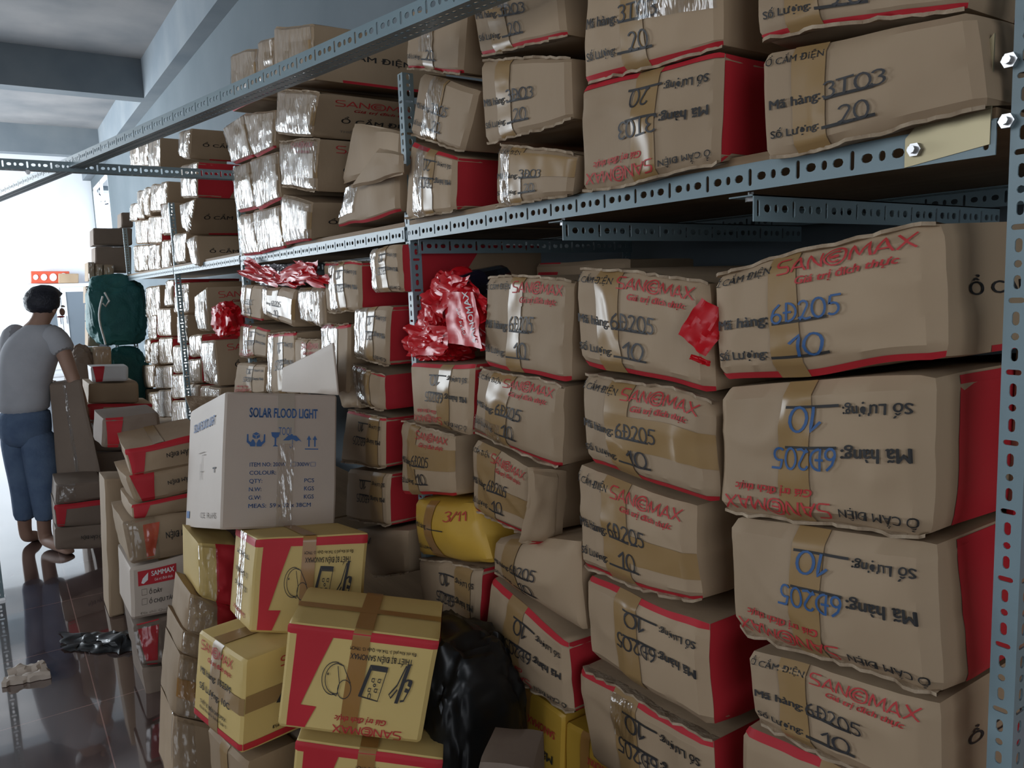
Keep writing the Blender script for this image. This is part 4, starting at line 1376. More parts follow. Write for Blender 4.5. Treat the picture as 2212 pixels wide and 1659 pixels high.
wcol('yellow-fronted wrapped carton with a red side, directly under the white-sided box', [(428, 1172), (524, 1180), (524, 1316), (430, 1292)], -2.42, 'yellow', sp=0.38)
wcol('wrapped pale carton with a red side, second from the top under the white-sided box', [(411, 1282), (528, 1322), (526, 1395), (402, 1366)], -2.42, sp=0.5)
wcol('squashed wrapped carton beside the corner-on yellow one, third under the white-sided box', [(394, 1362), (520, 1394), (516, 1446), (390, 1410)], -2.42, red=False)
wcol('tall wrapped carton with a tan tape band, beside the corner-on yellow one', [(389, 1413), (470, 1436), (466, 1566), (377, 1545)], -2.42, red=False, band=True, sp=0.6)
wcol('lowest wrapped carton at the picture\'s bottom, below the one with the tan band', [(377, 1549), (466, 1570), (476, 1735), (372, 1710)], -2.42, red=False, crum=0.014)

# ------------------------------------------------------------------ floor pile of long cartons in front of the rack
g = 'long cartons piled on the aisle floor'


def pile(label, q, x, ext, key='kraft', res=(16, 8), red=None, words=None, tape=None, crum=0.007, wrapl=False, extra=None, **k):
    c = Carton(corners(q, x=x), Vector(ext), key, res, crum, 0.006, 0.008, **k)
    P = Print(c.mb, c.front)
    if red == 'pennant':
        P.quad(((0.10, 0.0), (0.27, 0.0), (0.36, 1.0), (0.05, 1.0)), 'red', 8, 8)
    elif red == 'orange':
        P.quad(((0.22, 0.05), (0.32, 0.05), (0.45, 0.85), (0.24, 0.85)), 'orange', 8, 8)
    elif red == 'band':
        P.rect(0.0, 0.8, 1.0, 1.0, 'red', 12, 3)
        P.quad(((0.02, 0.0), (0.16, 0.0), (0.24, 0.8), (0.02, 0.8)), 'red', 6, 6)
    if words:
        Print(c.mb, c.front, True).text(words, 0.08, 0.5, 0.4, c.h * 0.2, 'black', 0.02)
    if extra:
        extra(c)
    c.done(label, g)
    if tape:
        c.tape(c.side('top'), tape[0], 0, tape[1], 1, 'tape')
    if wrapl:
        c.plastic(0.0, 0.4, 0.006)
    return c


XQ = -3.08
pile('long carton with pale top and dark red front, topmost of the aisle-floor pile', [(266, 972), (440, 936), (438, 1000), (285, 1030)], XQ, on_x(248, 932, XQ - 0.36) - on_x(266, 972, XQ), red='band', words='Ổ CẮM ĐIỆN', tape=(0.36, 0.5), wrapl=False)
pile('long carton with a red flared end, second in the aisle-floor pile', [(269, 1033), (440, 998), (438, 1054), (293, 1090)], XQ, (-0.36, 0, 0), red='pennant', words='Ổ CẮM ĐIỆN')
pile('crushed carton top with a red stripe, third in the aisle-floor pile', [(284, 1094), (440, 1058), (436, 1100), (286, 1122)], XQ, (-0.34, 0, 0), red='band', tape=(0.4, 0.55), crum=0.010)
pile('torn carton with an orange-red pennant and film over its end, fourth in the pile', [(262, 1128), (440, 1098), (440, 1186), (282, 1222)], XQ, (-0.36, 0, 0), red='orange', words='Ổ CẮM ĐIỆN', crum=0.013, wrapl=True)
def panel(c):
    P = Print(c.mb, c.front)
    P.rect(0.10, 0.62, 0.62, 0.90, 'red', 8, 3)
    P.text('SAMMAX', 0.28, 0.59, 0.77, c.h * 0.13, 'whiteprint', 0.03)
    P.text('Giá trị đích thực', 0.32, 0.57, 0.67, c.h * 0.07, 'whiteprint', 0.0)
    P.poly([(0.0, 0.1), (0.3, 0.0), (0.9, 0.3), (1.0, 1.0), (0.5, 0.7), (0.2, 0.5)], 0.14, 0.65, 0.10, 0.2, 'whiteprint')
    for v, s, u1 in ((0.44, 'Ổ DÂY', 0.42), (0.26, 'Ổ CHỊU TẢI', 0.56)):
        P.strokes([[(0, 0), (1, 0), (1, 1), (0, 1), (0, 0)]], 0.08, 0.14, v, 0.07, 0.11, 'greyprint')
        P.text(s, 0.24, u1, v, c.h * 0.1, 'black', 0.02)
    P.text('Địa chỉ: Quận 12 TP.HCM', 0.12, 0.9, 0.08, c.h * 0.06, 'greyprint', 0.0)


pile('pale carton with a red printed panel and two tick boxes, fifth in the aisle-floor pile', [(280, 1229), (440, 1190), (436, 1308), (284, 1342)], XQ, (-0.36, 0, 0), key='palebox', tape=(0.4, 0.55), crum=0.004, extra=panel)
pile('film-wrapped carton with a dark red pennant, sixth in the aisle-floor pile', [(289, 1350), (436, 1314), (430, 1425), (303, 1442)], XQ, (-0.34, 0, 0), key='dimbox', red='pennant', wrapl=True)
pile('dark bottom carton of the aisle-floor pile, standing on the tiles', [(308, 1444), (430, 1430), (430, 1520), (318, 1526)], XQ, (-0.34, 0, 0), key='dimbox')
XP = -4.2
pile('pinkish carton lying behind the topmost pale-topped one of the aisle pile', [(221, 905), (345, 892), (345, 962), (219, 968)], -3.42, (-0.34, 0, 0), red='pennant', key='dimbox')  # haze over this carton is put into its dull grey-brown board colour
pile('white carton with a red panel on top of the brown ones by the green sacks', [(196, 793), (278, 791), (277, 822), (199, 825)], -5.5, (-0.25, 0, 0), key='whitebox', red='pennant', crum=0.002)
pile('brown carton under the small white and red one by the green sacks', [(190, 829), (297, 826), (299, 868), (190, 872)], -5.5, (-0.4, 0, 0), words=None)
pile('reddish brown carton second under the small white and red one', [(188, 874), (330, 872), (325, 903), (190, 908)], -5.5, (-0.4, 0, 0), red='band')
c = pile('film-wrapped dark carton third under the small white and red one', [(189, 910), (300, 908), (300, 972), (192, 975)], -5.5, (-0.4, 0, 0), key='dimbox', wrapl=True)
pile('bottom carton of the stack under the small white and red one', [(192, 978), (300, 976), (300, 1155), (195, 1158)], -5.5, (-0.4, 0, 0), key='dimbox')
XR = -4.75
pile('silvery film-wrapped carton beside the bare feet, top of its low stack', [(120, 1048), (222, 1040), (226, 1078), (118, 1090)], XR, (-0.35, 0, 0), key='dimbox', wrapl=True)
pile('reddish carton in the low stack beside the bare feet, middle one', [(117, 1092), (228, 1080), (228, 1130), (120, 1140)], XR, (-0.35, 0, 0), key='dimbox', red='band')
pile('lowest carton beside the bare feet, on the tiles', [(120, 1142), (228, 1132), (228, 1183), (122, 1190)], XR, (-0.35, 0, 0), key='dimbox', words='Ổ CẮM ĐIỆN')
q = corners([(226, 1036), (268, 1034), (266, 1290), (232, 1290)], x=-3.95)
q[2].z = q[3].z = 0.003
c = Carton(q, Vector((-0.25, 0, 0)), 'kraft', (8, 12), 0.006, 0.006, 0.006)
c.done('narrow brown carton standing upright between the low stack and the aisle pile', g)

# ------------------------------------------------------------------ crumpled plastic
def blob(mb, centre, rad, key, seed, amp=0.28, f=2.2, sub_=4, sq=0.75, ang=3.0):
    bm = bmesh.new()
    bmesh.ops.create_icosphere(bm, subdivisions=sub_, radius=1.0)
    vs = []
    for v in bm.verts:
        p = v.co.normalized()
        s = Vector((math.copysign(abs(p.x) ** sq, p.x), math.copysign(abs(p.y) ** sq, p.y), math.copysign(abs(p.z) ** sq, p.z)))
        d = noise.noise(p * f + Vector((seed, 0, seed))) + 0.9 * (0.4 - abs(noise.noise(p * f * ang + Vector((0, seed, 0)))))
        s *= 1 + amp * d
        vs.append(Vector(centre) + Vector((s.x * rad[0], s.y * rad[1], s.z * rad[2])))
    mb.add(vs, [[v.index for v in f_.verts] for f_ in bm.faces], key)
    bm.free()


def sheet(mb, o, a, b, key, seed, amp=0.02, n=14, f=3.0):
    """a creased sheet spanned by a and b from o"""
    o, a, b = Vector(o), Vector(a), Vector(b)
    nn = a.cross(b).normalized()
    vs, fs = [], []
    for j in range(n + 1):
        for i in range(n + 1):
            u, v = i / n, j / n
            q = Vector((u * f + seed, v * f * 0.7, seed))
            d = noise.noise(q) + 0.8 * (0.4 - abs(noise.noise(q * 2.1)))
            e = noise.noise_vector(q * 1.3) * amp * 0.8
            vs.append(o + a * u + b * v + nn * (d * amp * 1.6) + e)
    for j in range(n):
        for i in range(n):
            k = j * (n + 1) + i
            fs.append((k, k + 1, k + n + 2, k + n + 1))
    mb.add(vs, fs, key)
    return vs


def W(px, py, y):
    return on_y(px, py, y)


o = W(962, 775, 0.02)
heap = empty('plastic_film_heap', o)
tag(heap, 'heap of crumpled shiny red plastic film with white print, beside the middle post', 'plastic film')
mb = MB()
blob(mb, W(958, 742, 0.05), (0.110, 0.07, 0.045), 'redfilm', 3.1, 0.30, 2.4, 5)
blob(mb, W(968, 682, 0.06), (0.085, 0.065, 0.062), 'redfilm', 8.3, 0.32, 2.2, 5)
blob(mb, W(985, 618, 0.06), (0.055, 0.055, 0.045), 'redfilm', 12.9, 0.30, 2.0, 4)
for k, (x0, y0, x1, y1, x2, y2) in enumerate(((872, 742, 960, 770, 890, 690), (935, 660, 1030, 740, 960, 600), (960, 600, 1010, 590, 930, 650), (880, 770, 960, 762, 880, 735),
                                              (1000, 640, 1045, 700, 1015, 600), (910, 640, 960, 690, 950, 600), (985, 700, 1040, 760, 1010, 650))):
    A, B, C2 = W(x0, y0, -0.005), W(x1, y1, -0.035), W(x2, y2, 0.01)
    sheet(mb, A, B - A, C2 - A, 'redfilm', k * 5.7, 0.014)
sub(mb, 'crumpled_film', heap, 25)
mb = MB()
A, B, C2 = W(972, 742, -0.055), W(1046, 752, -0.055), W(955, 630, -0.03)
vs = sheet(mb, A, B - A, C2 - A, 'redfilm', 33.0, 0.006)
gridv = [[vs[j * 15 + i] for i in range(15)] for j in range(15)]
fc = Face(gridv, Vector((0, -1, 0)), (B - A).length, (C2 - A).length)
P = Print(mb, fc, False, 0.003)
P.text('SANOMAX', 0.88, 1.75, 0.10, 0.030, 'whiteprint', 0.02, rot=math.radians(98))
P.text('0934 666', 0.52, 1.0, 0.2, 0.016, 'whiteprint', 0.0, rot=math.radians(98))
sub(mb, 'printed_film_sheet', heap, 25)
mb = MB()
mb.tube([W(1000, 622, 0.05), W(1030, 612, 0.10), W(1080, 600, 0.25)], [0.034, 0.038, 0.038], 'navyfilm', 14)
mb.tube([W(1000, 600, 0.05), W(1030, 590, 0.10), W(1080, 583, 0.25)], [0.006, 0.006, 0.006], 'greyfilm', 8)
sub(mb, 'dark_film_roll', heap)

o = W(610, 620, -0.02)
heap2 = empty('plastic_film_heap', o)
tag(heap2, 'flat bundle of red and grey plastic film lying on cartons just under the second-bay shelf', 'plastic film')
mb = MB()
blob(mb, W(600, 596, 0.05), (0.20, 0.06, 0.048), 'greyfilm', 21.0, 0.28, 2.6, 5)
sub(mb, 'grey_film', heap2, 25)
mb = MB()
for k, (x0, y0, x1, y1, x2, y2) in enumerate(((512, 592, 600, 622, 530, 575), (522, 568, 580, 600, 540, 558), (600, 616, 680, 608, 610, 578), (640, 588, 690, 600, 632, 560), (585, 612, 650, 618, 600, 598), (620, 606, 690, 618, 640, 588))):
    A, B, C2 = W(x0, y0, -0.05), W(x1, y1, -0.06), W(x2, y2, -0.03)
    sheet(mb, A, B - A, C2 - A, 'redfilm', 50 + k * 3.3, 0.016)
sub(mb, 'red_film', heap2, 25)
mb = MB()
blob(mb, W(492, 692, -0.05), (0.115, 0.06, 0.075), 'redfilm', 71.0, 0.36, 2.4, 4)
ob = mb.build('plastic_film_heap', W(492, 725, -0.05), None, 25)
tag(ob, 'small red plastic film lump between wrapped cartons at the third post', 'plastic film')
mb = MB()
A, B, C2 = W(1464, 722, -0.065), W(1528, 772, -0.04), W(1516, 640, -0.04)
sheet(mb, A, B - A, C2 - A, 'redfilm', 90.0, 0.005, 12)
A, B, C2 = W(1490, 775, -0.06), W(1532, 792, -0.04), W(1492, 763, -0.06)
sheet(mb, A, B - A, C2 - A, 'redfilm', 95.0, 0.003, 10)
ob = mb.build('plastic_film_scrap', W(1495, 780, -0.05), None, 25)
tag(ob, 'pointed red plastic film scrap sticking out between the two topmost large cartons', 'plastic film')

# black rubbish bag in the dark gap, black sheet and board scrap on the tiles
mb = MB()
blob(mb, (-1.56, -0.16, 0.33), (0.17, 0.13, 0.36), 'blackfilm', 15.0, 0.10, 2.6, 5, 0.55, 2.6)
for v in mb.v:
    v.z = max(v.z, 0.0)
ob = mb.build('rubbish_bag', (-1.56, -0.17, 0.0), None, 60)
tag(ob, 'black shiny rubbish bag in the dark gap behind the front yellow carton', 'bag')
mb = MB()
n = 22
A, B, C2, D = on_h(146, 1412), on_h(288, 1410), on_h(280, 1372), on_h(128, 1366)
vs, fs = [], []
for j in range(n + 1):
    for i in range(n + 1):
        u, v = i / n, j / n
        p = (A * (1 - u) + B * u) * (1 - v) + (D * (1 - u) + C2 * u) * v
        q = Vector((u * 4, v * 3, 3.3))
        rise = 0.05 * max(0, u - 0.25) * (math.sin(math.pi * v) ** 0.6 if 0 < v < 1 else 0)
        z = 0.004 + abs(noise.noise(q)) * 0.03 * min(1, 4 * v, 4 * (1 - v)) + rise
        vs.append(Vector((p.x, p.y, z)) + Vector((noise.noise(q * 2), noise.noise(q * 2 + Vector((9, 0, 0))), 0)) * 0.03)
for j in range(n):
    for i in range(n):
        k = j * (n + 1) + i
        fs.append((k, k + 1, k + n + 2, k + n + 1))
mb.add(vs, fs, 'blackfilm')
ob = mb.build('plastic_sheet', on_h(210, 1392), None, 30)
tag(ob, 'crumpled black plastic sheet lying on the tiles by the carton pile', 'plastic sheet')
mb = MB()
A, B, C2, D = on_h(4, 1486), on_h(110, 1466), on_h(98, 1440), on_h(26, 1454)
vs, fs = [], []
n = 12
for lay in (0.0, 1.0):
    for j in range(n + 1):
        for i in range(n + 1):
            u, v = i / n, j / n
            p = (A * (1 - u) + B * u) * (1 - v) + (D * (1 - u) + C2 * u) * v
            q = Vector((u * 3, v * 3, lay))
            z = 0.002 + lay * (0.018 + 0.014 * noise.noise(q * 1.7) + 0.012 * math.sin(v * 9))
            vs.append(Vector((p.x, p.y, max(0.001, z))) + Vector((noise.noise(q * 3), noise.noise(q * 3 + Vector((5, 0, 0))), 0)) * 0.014)
m = (n + 1) ** 2
for j in range(n):
    for i in range(n):
        k = j * (n + 1) + i
        fs += [(k, k + n + 1, k + n + 2, k + 1), (m + k, m + k + 1, m + k + n + 2, m + k + n + 1)]
for i in range(n):
    fs += [(i, i + 1, m + i + 1, m + i), (n * (n + 1) + i, m + n * (n + 1) + i, m + n * (n + 1) + i + 1, n * (n + 1) + i + 1)]
    fs += [(i * (n + 1), m + i * (n + 1), m + (i + 1) * (n + 1), (i + 1) * (n + 1)), (i * (n + 1) + n, (i + 1) * (n + 1) + n, m + (i + 1) * (n + 1) + n, m + i * (n + 1) + n)]
mb.add(vs, fs, 'palebox')
ob = mb.build('cardboard_scrap', on_h(56, 1450), None, 30)
tag(ob, 'torn strip of flattened pale cardboard on the tiles near the blue post', 'cardboard')

# yellow cartons on the floor under the leaning brown stack
for lab, q, yy in (('dark yellow carton on the floor under the stack beside the red plastic heap', [(1080, 1452), (1218, 1548), (1213, 1770), (1074, 1660)], 0.0),
                   ('second dark yellow carton on the floor, beside the first and partly under a leaning carton', [(1222, 1560), (1330, 1620), (1325, 1850), (1217, 1775)], 0.005)):
    c = Carton(corners(q, y=yy), Vector((0, 0.15, 0)), 'ochre', (14, 12), 0.003, 0.003, 0.004, 0.008)
    P = Print(c.mb, c.front, True)
    P.text('Mã hàng: 3D5', 0.12, 0.82, 0.44, c.h * 0.12, 'black', 0.02)
    P.text('Số Lượng: 5', 0.15, 0.8, 0.7, c.h * 0.1, 'black', 0.02)
    P.text('SANOMAX', 0.1, 0.5, 0.2, c.h * 0.1, 'redtext', 0.02)
    c.done(lab, 'dark yellow cartons under the leaning stack')
    c.tape(c.front, 0.35, 0, 0.52, 1, 'tape_dark')
    c.bottom = min(p.z for p in c.mb.v)

q = [on_d(1028, 1650, 1.46), on_d(1142, 1664, 1.42)]
q += [Vector((q[1].x, q[1].y, 0.003)), Vector((q[0].x, q[0].y, 0.003))]
c = Carton(q, Vector((-0.10, 0.11, 0)), 'dimbox', (10, 10), 0.006, 0.004, 0.006)
c.done('grey-brown carton at the picture\'s bottom edge in front of the dark yellow ones', None)

# ------------------------------------------------------------------ the far end: sacks, shelf goods, cabinet
def px_box(label, x0, x1, y0, y1, X, dx, key, name='cardboard_box', cat='box', group=None, **k):
    c = Carton(corners([(x0, y0), (x1, y0), (x1, y1), (x0, y1)], x=X), Vector((-dx, 0, 0)), key, (8, 7), 0.004, 0.004, 0.005, name=name, **k)
    c.done(label, group, cat)
    return c


g = 'cartons on the end shelf beyond the fifth post'
px_box('dark purplish carton on top of the end-shelf stack near the bright wall', 202, 286, 493, 529, -8.1, 0.4, 'dimbox', group=g)
px_box('brown carton on the end shelf under the dark purplish one', 206, 284, 533, 588, -8.1, 0.4, 'dimbox', group=g)
for k, (x0, x1, y0, y1) in enumerate(((191, 205, 566, 607), (206, 222, 570, 607), (224, 246, 572, 606))):
    c = px_box('small wrapped carton on the end shelf above the green sacks, %s from wall' % ORD[k], x0, x1, y0, y1, -8.0 + 0.0 * k, 0.35, 'kraft', group=g)
    c.plastic()
c = px_box('tall grey carton leaning above the end shelf, half lost in the bright light', 262, 288, 459, 490, -8.3, 0.3, 'dimbox', group=g)
mb = MB()
p0, p1 = on_x(190, 609, -8.0), on_x(300, 604, -8.0)
g2 = 'narrow wrapped cartons stacked before the white cabinet'
for k, (x0, x1, y0, y1) in enumerate(((186, 212, 618, 655), (190, 214, 657, 694), (190, 216, 696, 748))):
    c = px_box('film-wrapped carton in the narrow stack before the cabinet, %s from the top' % ORD[k], x0, x1, y0, y1, -7.9, 0.3, 'kraft', group=g2)
    c.plastic()
px_box('bottom of the narrow carton stack, hidden behind the brown paper sacks', 191, 216, 750, 985, -7.9, 0.3, 'kraft', group=g2)


def sack(label, x0, x1, y0, y1, X, key, seed, name, grp=None, amp=0.12, foot=None):
    a, b = on_x(x0, y1, X), on_x(x1, y0, X)
    z0 = a.z if foot is None else foot
    cen = Vector(((a.x + b.x) / 2, (a.y + b.y) / 2, (z0 + b.z) / 2))
    mb = MB()
    blob(mb, cen, (0.20, abs(b.y - a.y) / 2 * 1.04, (b.z - z0) / 2), key, seed, amp, 1.8, 5, 0.62)
    for v in mb.v:
        v.z = max(v.z, z0)
    o = mb.build(name, (cen.x, cen.y, z0), None, 40)
    tag(o, label, 'sack', grp)
    return o


s1 = sack('upper dark green woven sack bulging at the rack end, tied with string', 200, 303, 596, 748, -7.55, 'green', 4.0, 'woven_sack', 'green woven sacks at the rack end')
mb = MB()
pts = []
for k in range(9):
    pts.append(on_x(222 - 8 * math.sin(k * 0.5), 640 + k * 13, -7.25))
mb.tube(pts, 0.008, 'ac', 6)
mb.tube([on_x(226, 632, -7.24), on_x(236, 650, -7.2), on_x(228, 662, -7.22), on_x(222, 655, -7.22)], 0.008, 'ac', 6)
for i in range(len(mb.v)):
    mb.v[i] = mb.v[i] - s1.location
mb.build('tie_string', None, s1)
sack('lower dark green woven sack standing on the floor under the bulging one', 224, 318, 748, 850, -7.6, 'green', 9.0, 'woven_sack', 'green woven sacks at the rack end', foot=0.0)
sack('brown paper sack with a rumpled open top, behind the upright dark carton', 140, 206, 748, 800, -7.1, 'dimbox', 14.0, 'paper_sack', foot=0.0)
c = px_box('open torn carton spilling scraps in front of the lower green sack', 205, 240, 752, 800, -6.9, 0.2, 'kraft', group=None, swell=0.01)
c.plastic()
c = px_box('tall carton on the floor carrying the open torn one by the green sacks', 205, 240, 803, 1010, -6.9, 0.2, 'dimbox')

# white cabinet with two glass doors, things on top
XC = XB + 0.45
yl, yr = on_x(60, 700, XC).y, on_x(208, 700, XC).y
zt = on_x(120, 613, XC).z
cab = empty('glass_cabinet', (XC - 0.2, (yl + yr) / 2, 0))
tag(cab, 'white cabinet with two grey glass doors against the bright back wall', 'cabinet')
mb = MB()
mb.box((XC - 0.42, yl, 0), (XC - 0.02, yr, zt - 0.06), 'cabinet')
mb.box((XC - 0.43, yl - 0.03, zt - 0.06), (XC + 0.02, yr + 0.03, zt), 'cabinet')
sub(mb, 'cabinet_body', cab)
ym = on_x(137, 700, XC).y
for a, b in ((yl + 0.02, ym - 0.006), (ym + 0.006, yr - 0.02)):
    mb = MB()
    fw_ = 0.09
    mb.box((XC - 0.02, a, 0.08), (XC + 0.005, a + fw_, zt - 0.08), 'cabinet')
    mb.box((XC - 0.02, b - fw_, 0.08), (XC + 0.005, b, zt - 0.08), 'cabinet')
    mb.box((XC - 0.02, a + fw_, zt - 0.17), (XC + 0.005, b - fw_, zt - 0.08), 'cabinet')
    mb.box((XC - 0.02, a + fw_, 0.08), (XC + 0.005, b - fw_, 0.5), 'cabinet')
    d = sub(mb, 'cabinet_door', cab)
    mb = MB()
    mb.box((XC - 0.014, a + fw_, 0.5), (XC - 0.006, b - fw_, zt - 0.17), 'glass')
    sub(mb, 'glass_pane', d, 0, cab.location)
    mb = MB()
    yy = b - 0.05 if a < ym - 0.1 else a + 0.05
    mb.tube([(XC + 0.02, yy, 1.0), (XC + 0.02, yy, 1.16)], 0.008, 'zinc', 8)
    sub(mb, 'handle', d, 0, cab.location)
c = px_box('red box printed with four white lamp discs, on top of the white cabinet', 67, 150, 586, 612, XC - 0.12, 0.2, 'orange', name='lamp_box', cat='box')
mb = MB()
P = Print(mb, c.front, False, 0.012)
for u, rr in ((0.12, 0.22), (0.33, 0.27), (0.57, 0.32), (0.84, 0.36)):
    pts = [(0.5 + 0.5 * math.cos(t * math.pi / 9), 0.5 + 0.5 * math.sin(t * math.pi / 9)) for t in range(18)]
    P.poly(pts, u - rr * 0.30, 0.5 - rr, rr * 0.60, rr * 2, 'whiteprint')
for i in range(len(mb.v)):
    mb.v[i] = mb.v[i] - c.origin
mb.build('printed_discs', None, c.ob)
px_box('small plain brown box beside the red lamp box on the white cabinet', 126, 170, 591, 612, XC - 0.02, 0.09, 'kraft')
a, b = on_x(212, 414, XB + 0.2), on_x(236, 346, XB + 0.2)
acn = empty('wall_unit', (XB, (a.y + b.y) / 2, a.z))
tag(acn, 'off-white boxy wall unit high in the corner of the bright back wall', 'appliance')
mb = MB()
mb.box((XB, a.y, a.z), (XB + 0.2, b.y, b.z), 'ac')
mb.box((XB + 0.2, a.y + 0.02, a.z + 0.03), (XB + 0.21, b.y - 0.02, a.z + 0.12), 'wallgrey')
sub(mb, 'unit_body', acn)
mb = MB()
pp = [on_x(x, y, XB + 0.03) for x, y in ((214, 418), (222, 428), (218, 436), (228, 434), (222, 442), (234, 440))]
mb.tube(pp, 0.014, 'hair', 6)
sub(mb, 'cable', acn)

# ------------------------------------------------------------------ the person and the carton they hold
DP = 4.62
def J(px, py, d=DP):
    return on_d(px, py, d)


def skinned(name, verts, edges, radii, key, parent=None, origin=None, root=0, sub_lv=2):
    me = bpy.data.meshes.new(name)
    o0 = Vector(origin)
    me.from_pydata([tuple(Vector(v) - o0) for v in verts], edges, [])
    ob = bpy.data.objects.new(name, me)
    COL.objects.link(ob)
    if parent is None:
        ob.location = o0
    else:
        ob.parent = parent
    md = ob.modifiers.new('skin', 'SKIN')
    if not me.skin_vertices:
        bpy.context.view_layer.objects.active = ob
    lay = me.skin_vertices[0].data
    for i, r in enumerate(radii):
        lay[i].radius = (r, r) if not isinstance(r, tuple) else r
        lay[i].use_root = (i == root)
    md.use_smooth_shade = True
    s = ob.modifiers.new('subdivision', 'SUBSURF')
    s.levels = s.render_levels = sub_lv
    me.materials.append(M[key])
    return ob


lf_, rf_ = on_h(58, 1176), on_h(100, 1182)
lf_toe, rf_toe = on_h(82, 1166), on_h(150, 1198)
org = (lf_ + rf_) / 2
org.z = 0
B = {}
pel = J(56, 900)
V, E, RR = [], [], []


def add(p, r, link=None):
    V.append(Vector(p))
    RR.append(r)
    if link is not None:
        E.append((link, len(V) - 1))
    return len(V) - 1


i0 = add(pel, 0.06)
i1 = add(J(58, 845), 0.085, i0)
i2 = add(J(66, 775), 0.10, i1)
i3 = add(J(76, 728), 0.06, i2)
i4 = add(J(86, 697), 0.05, i3)
i5 = add(J(95, 676, DP + 0.02), 0.062, i4)
i6 = add(J(98, 655, DP + 0.03), 0.088, i5)
i7 = add(J(97, 637, DP + 0.03), 0.06, i6)
# right arm down to the carton's side
a0 = add(J(114, 728), 0.045, i3)
a1_ = add(J(134, 752), 0.048, a0)
a2_ = add(J(157, 815, DP - 0.03), 0.040, a1_)
a3_ = add(J(178, 868, DP - 0.02), 0.029, a2_)
a4_ = add(J(184, 885, DP - 0.03), 0.036, a3_)
for k, (fx, fy, fx2, fy2) in enumerate(((186, 898, 178, 906), (182, 902, 174, 909), (177, 902, 170, 908), (172, 899, 166, 904))):
    m1 = add(J(fx, fy, DP - 0.04), 0.010, a4_)
    add(J(fx2, fy2, DP - 0.055), 0.008, m1)
m1 = add(J(174, 884, DP - 0.05), 0.011, a4_)
add(J(167, 887, DP - 0.065), 0.009, m1)
# left arm reaching to the carton's top
b0 = add(J(36, 728, DP + 0.035), 0.040, i3)
b1 = add(J(28, 768, DP + 0.10), 0.042, b0)
b2_ = add(J(55, 812, DP + 0.25), 0.040, b1)
b3_ = add(J(100, 826, DP + 0.22), 0.029, b2_)
b4_ = add(J(112, 827, DP + 0.18), 0.034, b3_)
for k in range(4):
    m1 = add(J(118 + k, 824 + 3 * k, DP + 0.12), 0.010, b4_)
    add(J(124 + k, 830 + 3 * k, DP + 0.10), 0.008, m1)
m1 = add(J(114, 834, DP + 0.14), 0.011, b4_)
add(J(120, 838, DP + 0.11), 0.009, m1)
# legs
for (hx, kx, ax, heel, toe, dd) in ((36, 48, 57, lf_, lf_toe, 0.0), (82, 92, 98, rf_, rf_toe, -0.02)):
    h1 = add(J(hx, 945, DP + dd), 0.042, i0)
    k1 = add(J(kx, 1040, DP + dd), 0.050, h1)
    an = add(Vector((heel.x, heel.y, 0.115)), 0.040, k1)
    hp = add(Vector((heel.x, heel.y, 0.045)), 0.042, an)
    md_ = add(Vector((heel.x * 0.45 + toe.x * 0.55, heel.y * 0.45 + toe.y * 0.55, 0.040)), 0.040, hp)
    tp = add(Vector((toe.x, toe.y, 0.022)), 0.026, md_)
    side_ = (toe - heel).cross(Vector((0, 0, 1))).normalized()
    fwd_ = (toe - heel).normalized()
    for t in range(-2, 3):
        if t == 0:
            continue
        add(Vector((toe.x, toe.y, 0.014)) + side_ * 0.011 * t + fwd_ * (0.028 - 0.004 * abs(t)), 0.009, tp)
person = skinned('person', V, E, RR, 'skin', None, org)
tag(person, 'person in a light grey T-shirt and blue jeans, barefoot, bending over an upright carton', 'person')
# face details turned away from us: nose, ears
mb = MB()
fdir = (RT * 0.45 + Vector((FW.x, FW.y, -0.25)) * 0.8).normalized()
hc = J(98, 660, DP + 0.03)
sd_ = fdir.cross(Vector((0, 0, 1))).normalized()


def onface(mb, name):
    for i in range(len(mb.v)):
        mb.v[i] = mb.v[i] - org
    mb.build(name, None, person)


blob(mb, hc + fdir * 0.10 - Vector((0, 0, 0.02)), (0.016, 0.016, 0.024), 'skin', 1.0, 0.02, 1, 2, 1.0)
onface(mb, 'nose')
for s in (-1, 1):
    mb = MB()
    blob(mb, hc + sd_ * 0.088 * s - Vector((0, 0, 0.02)), (0.014, 0.014, 0.03), 'skin', 2.0, 0.05, 1, 2, 1.0)
    onface(mb, 'ear')
for s in (-1, 1):
    mb = MB()
    blob(mb, hc + fdir * 0.088 + sd_ * 0.032 * s + Vector((0, 0, 0.012)), (0.011, 0.011, 0.007), 'whiteprint', 1.0, 0.0, 1, 2, 1.0)
    blob(mb, hc + fdir * 0.097 + sd_ * 0.032 * s + Vector((0, 0, 0.012)), (0.005, 0.005, 0.005), 'hair', 1.0, 0.0, 1, 2, 1.0)
    onface(mb, 'eye')
mb = MB()
blob(mb, hc + fdir * 0.088 - Vector((0, 0, 0.052)), (0.022, 0.022, 0.006), 'redtext', 1.0, 0.0, 1, 2, 1.0)
for i in range(len(mb.v)):
    mb.v[i] = mb.v[i] - org
mb.build('mouth', None, person)
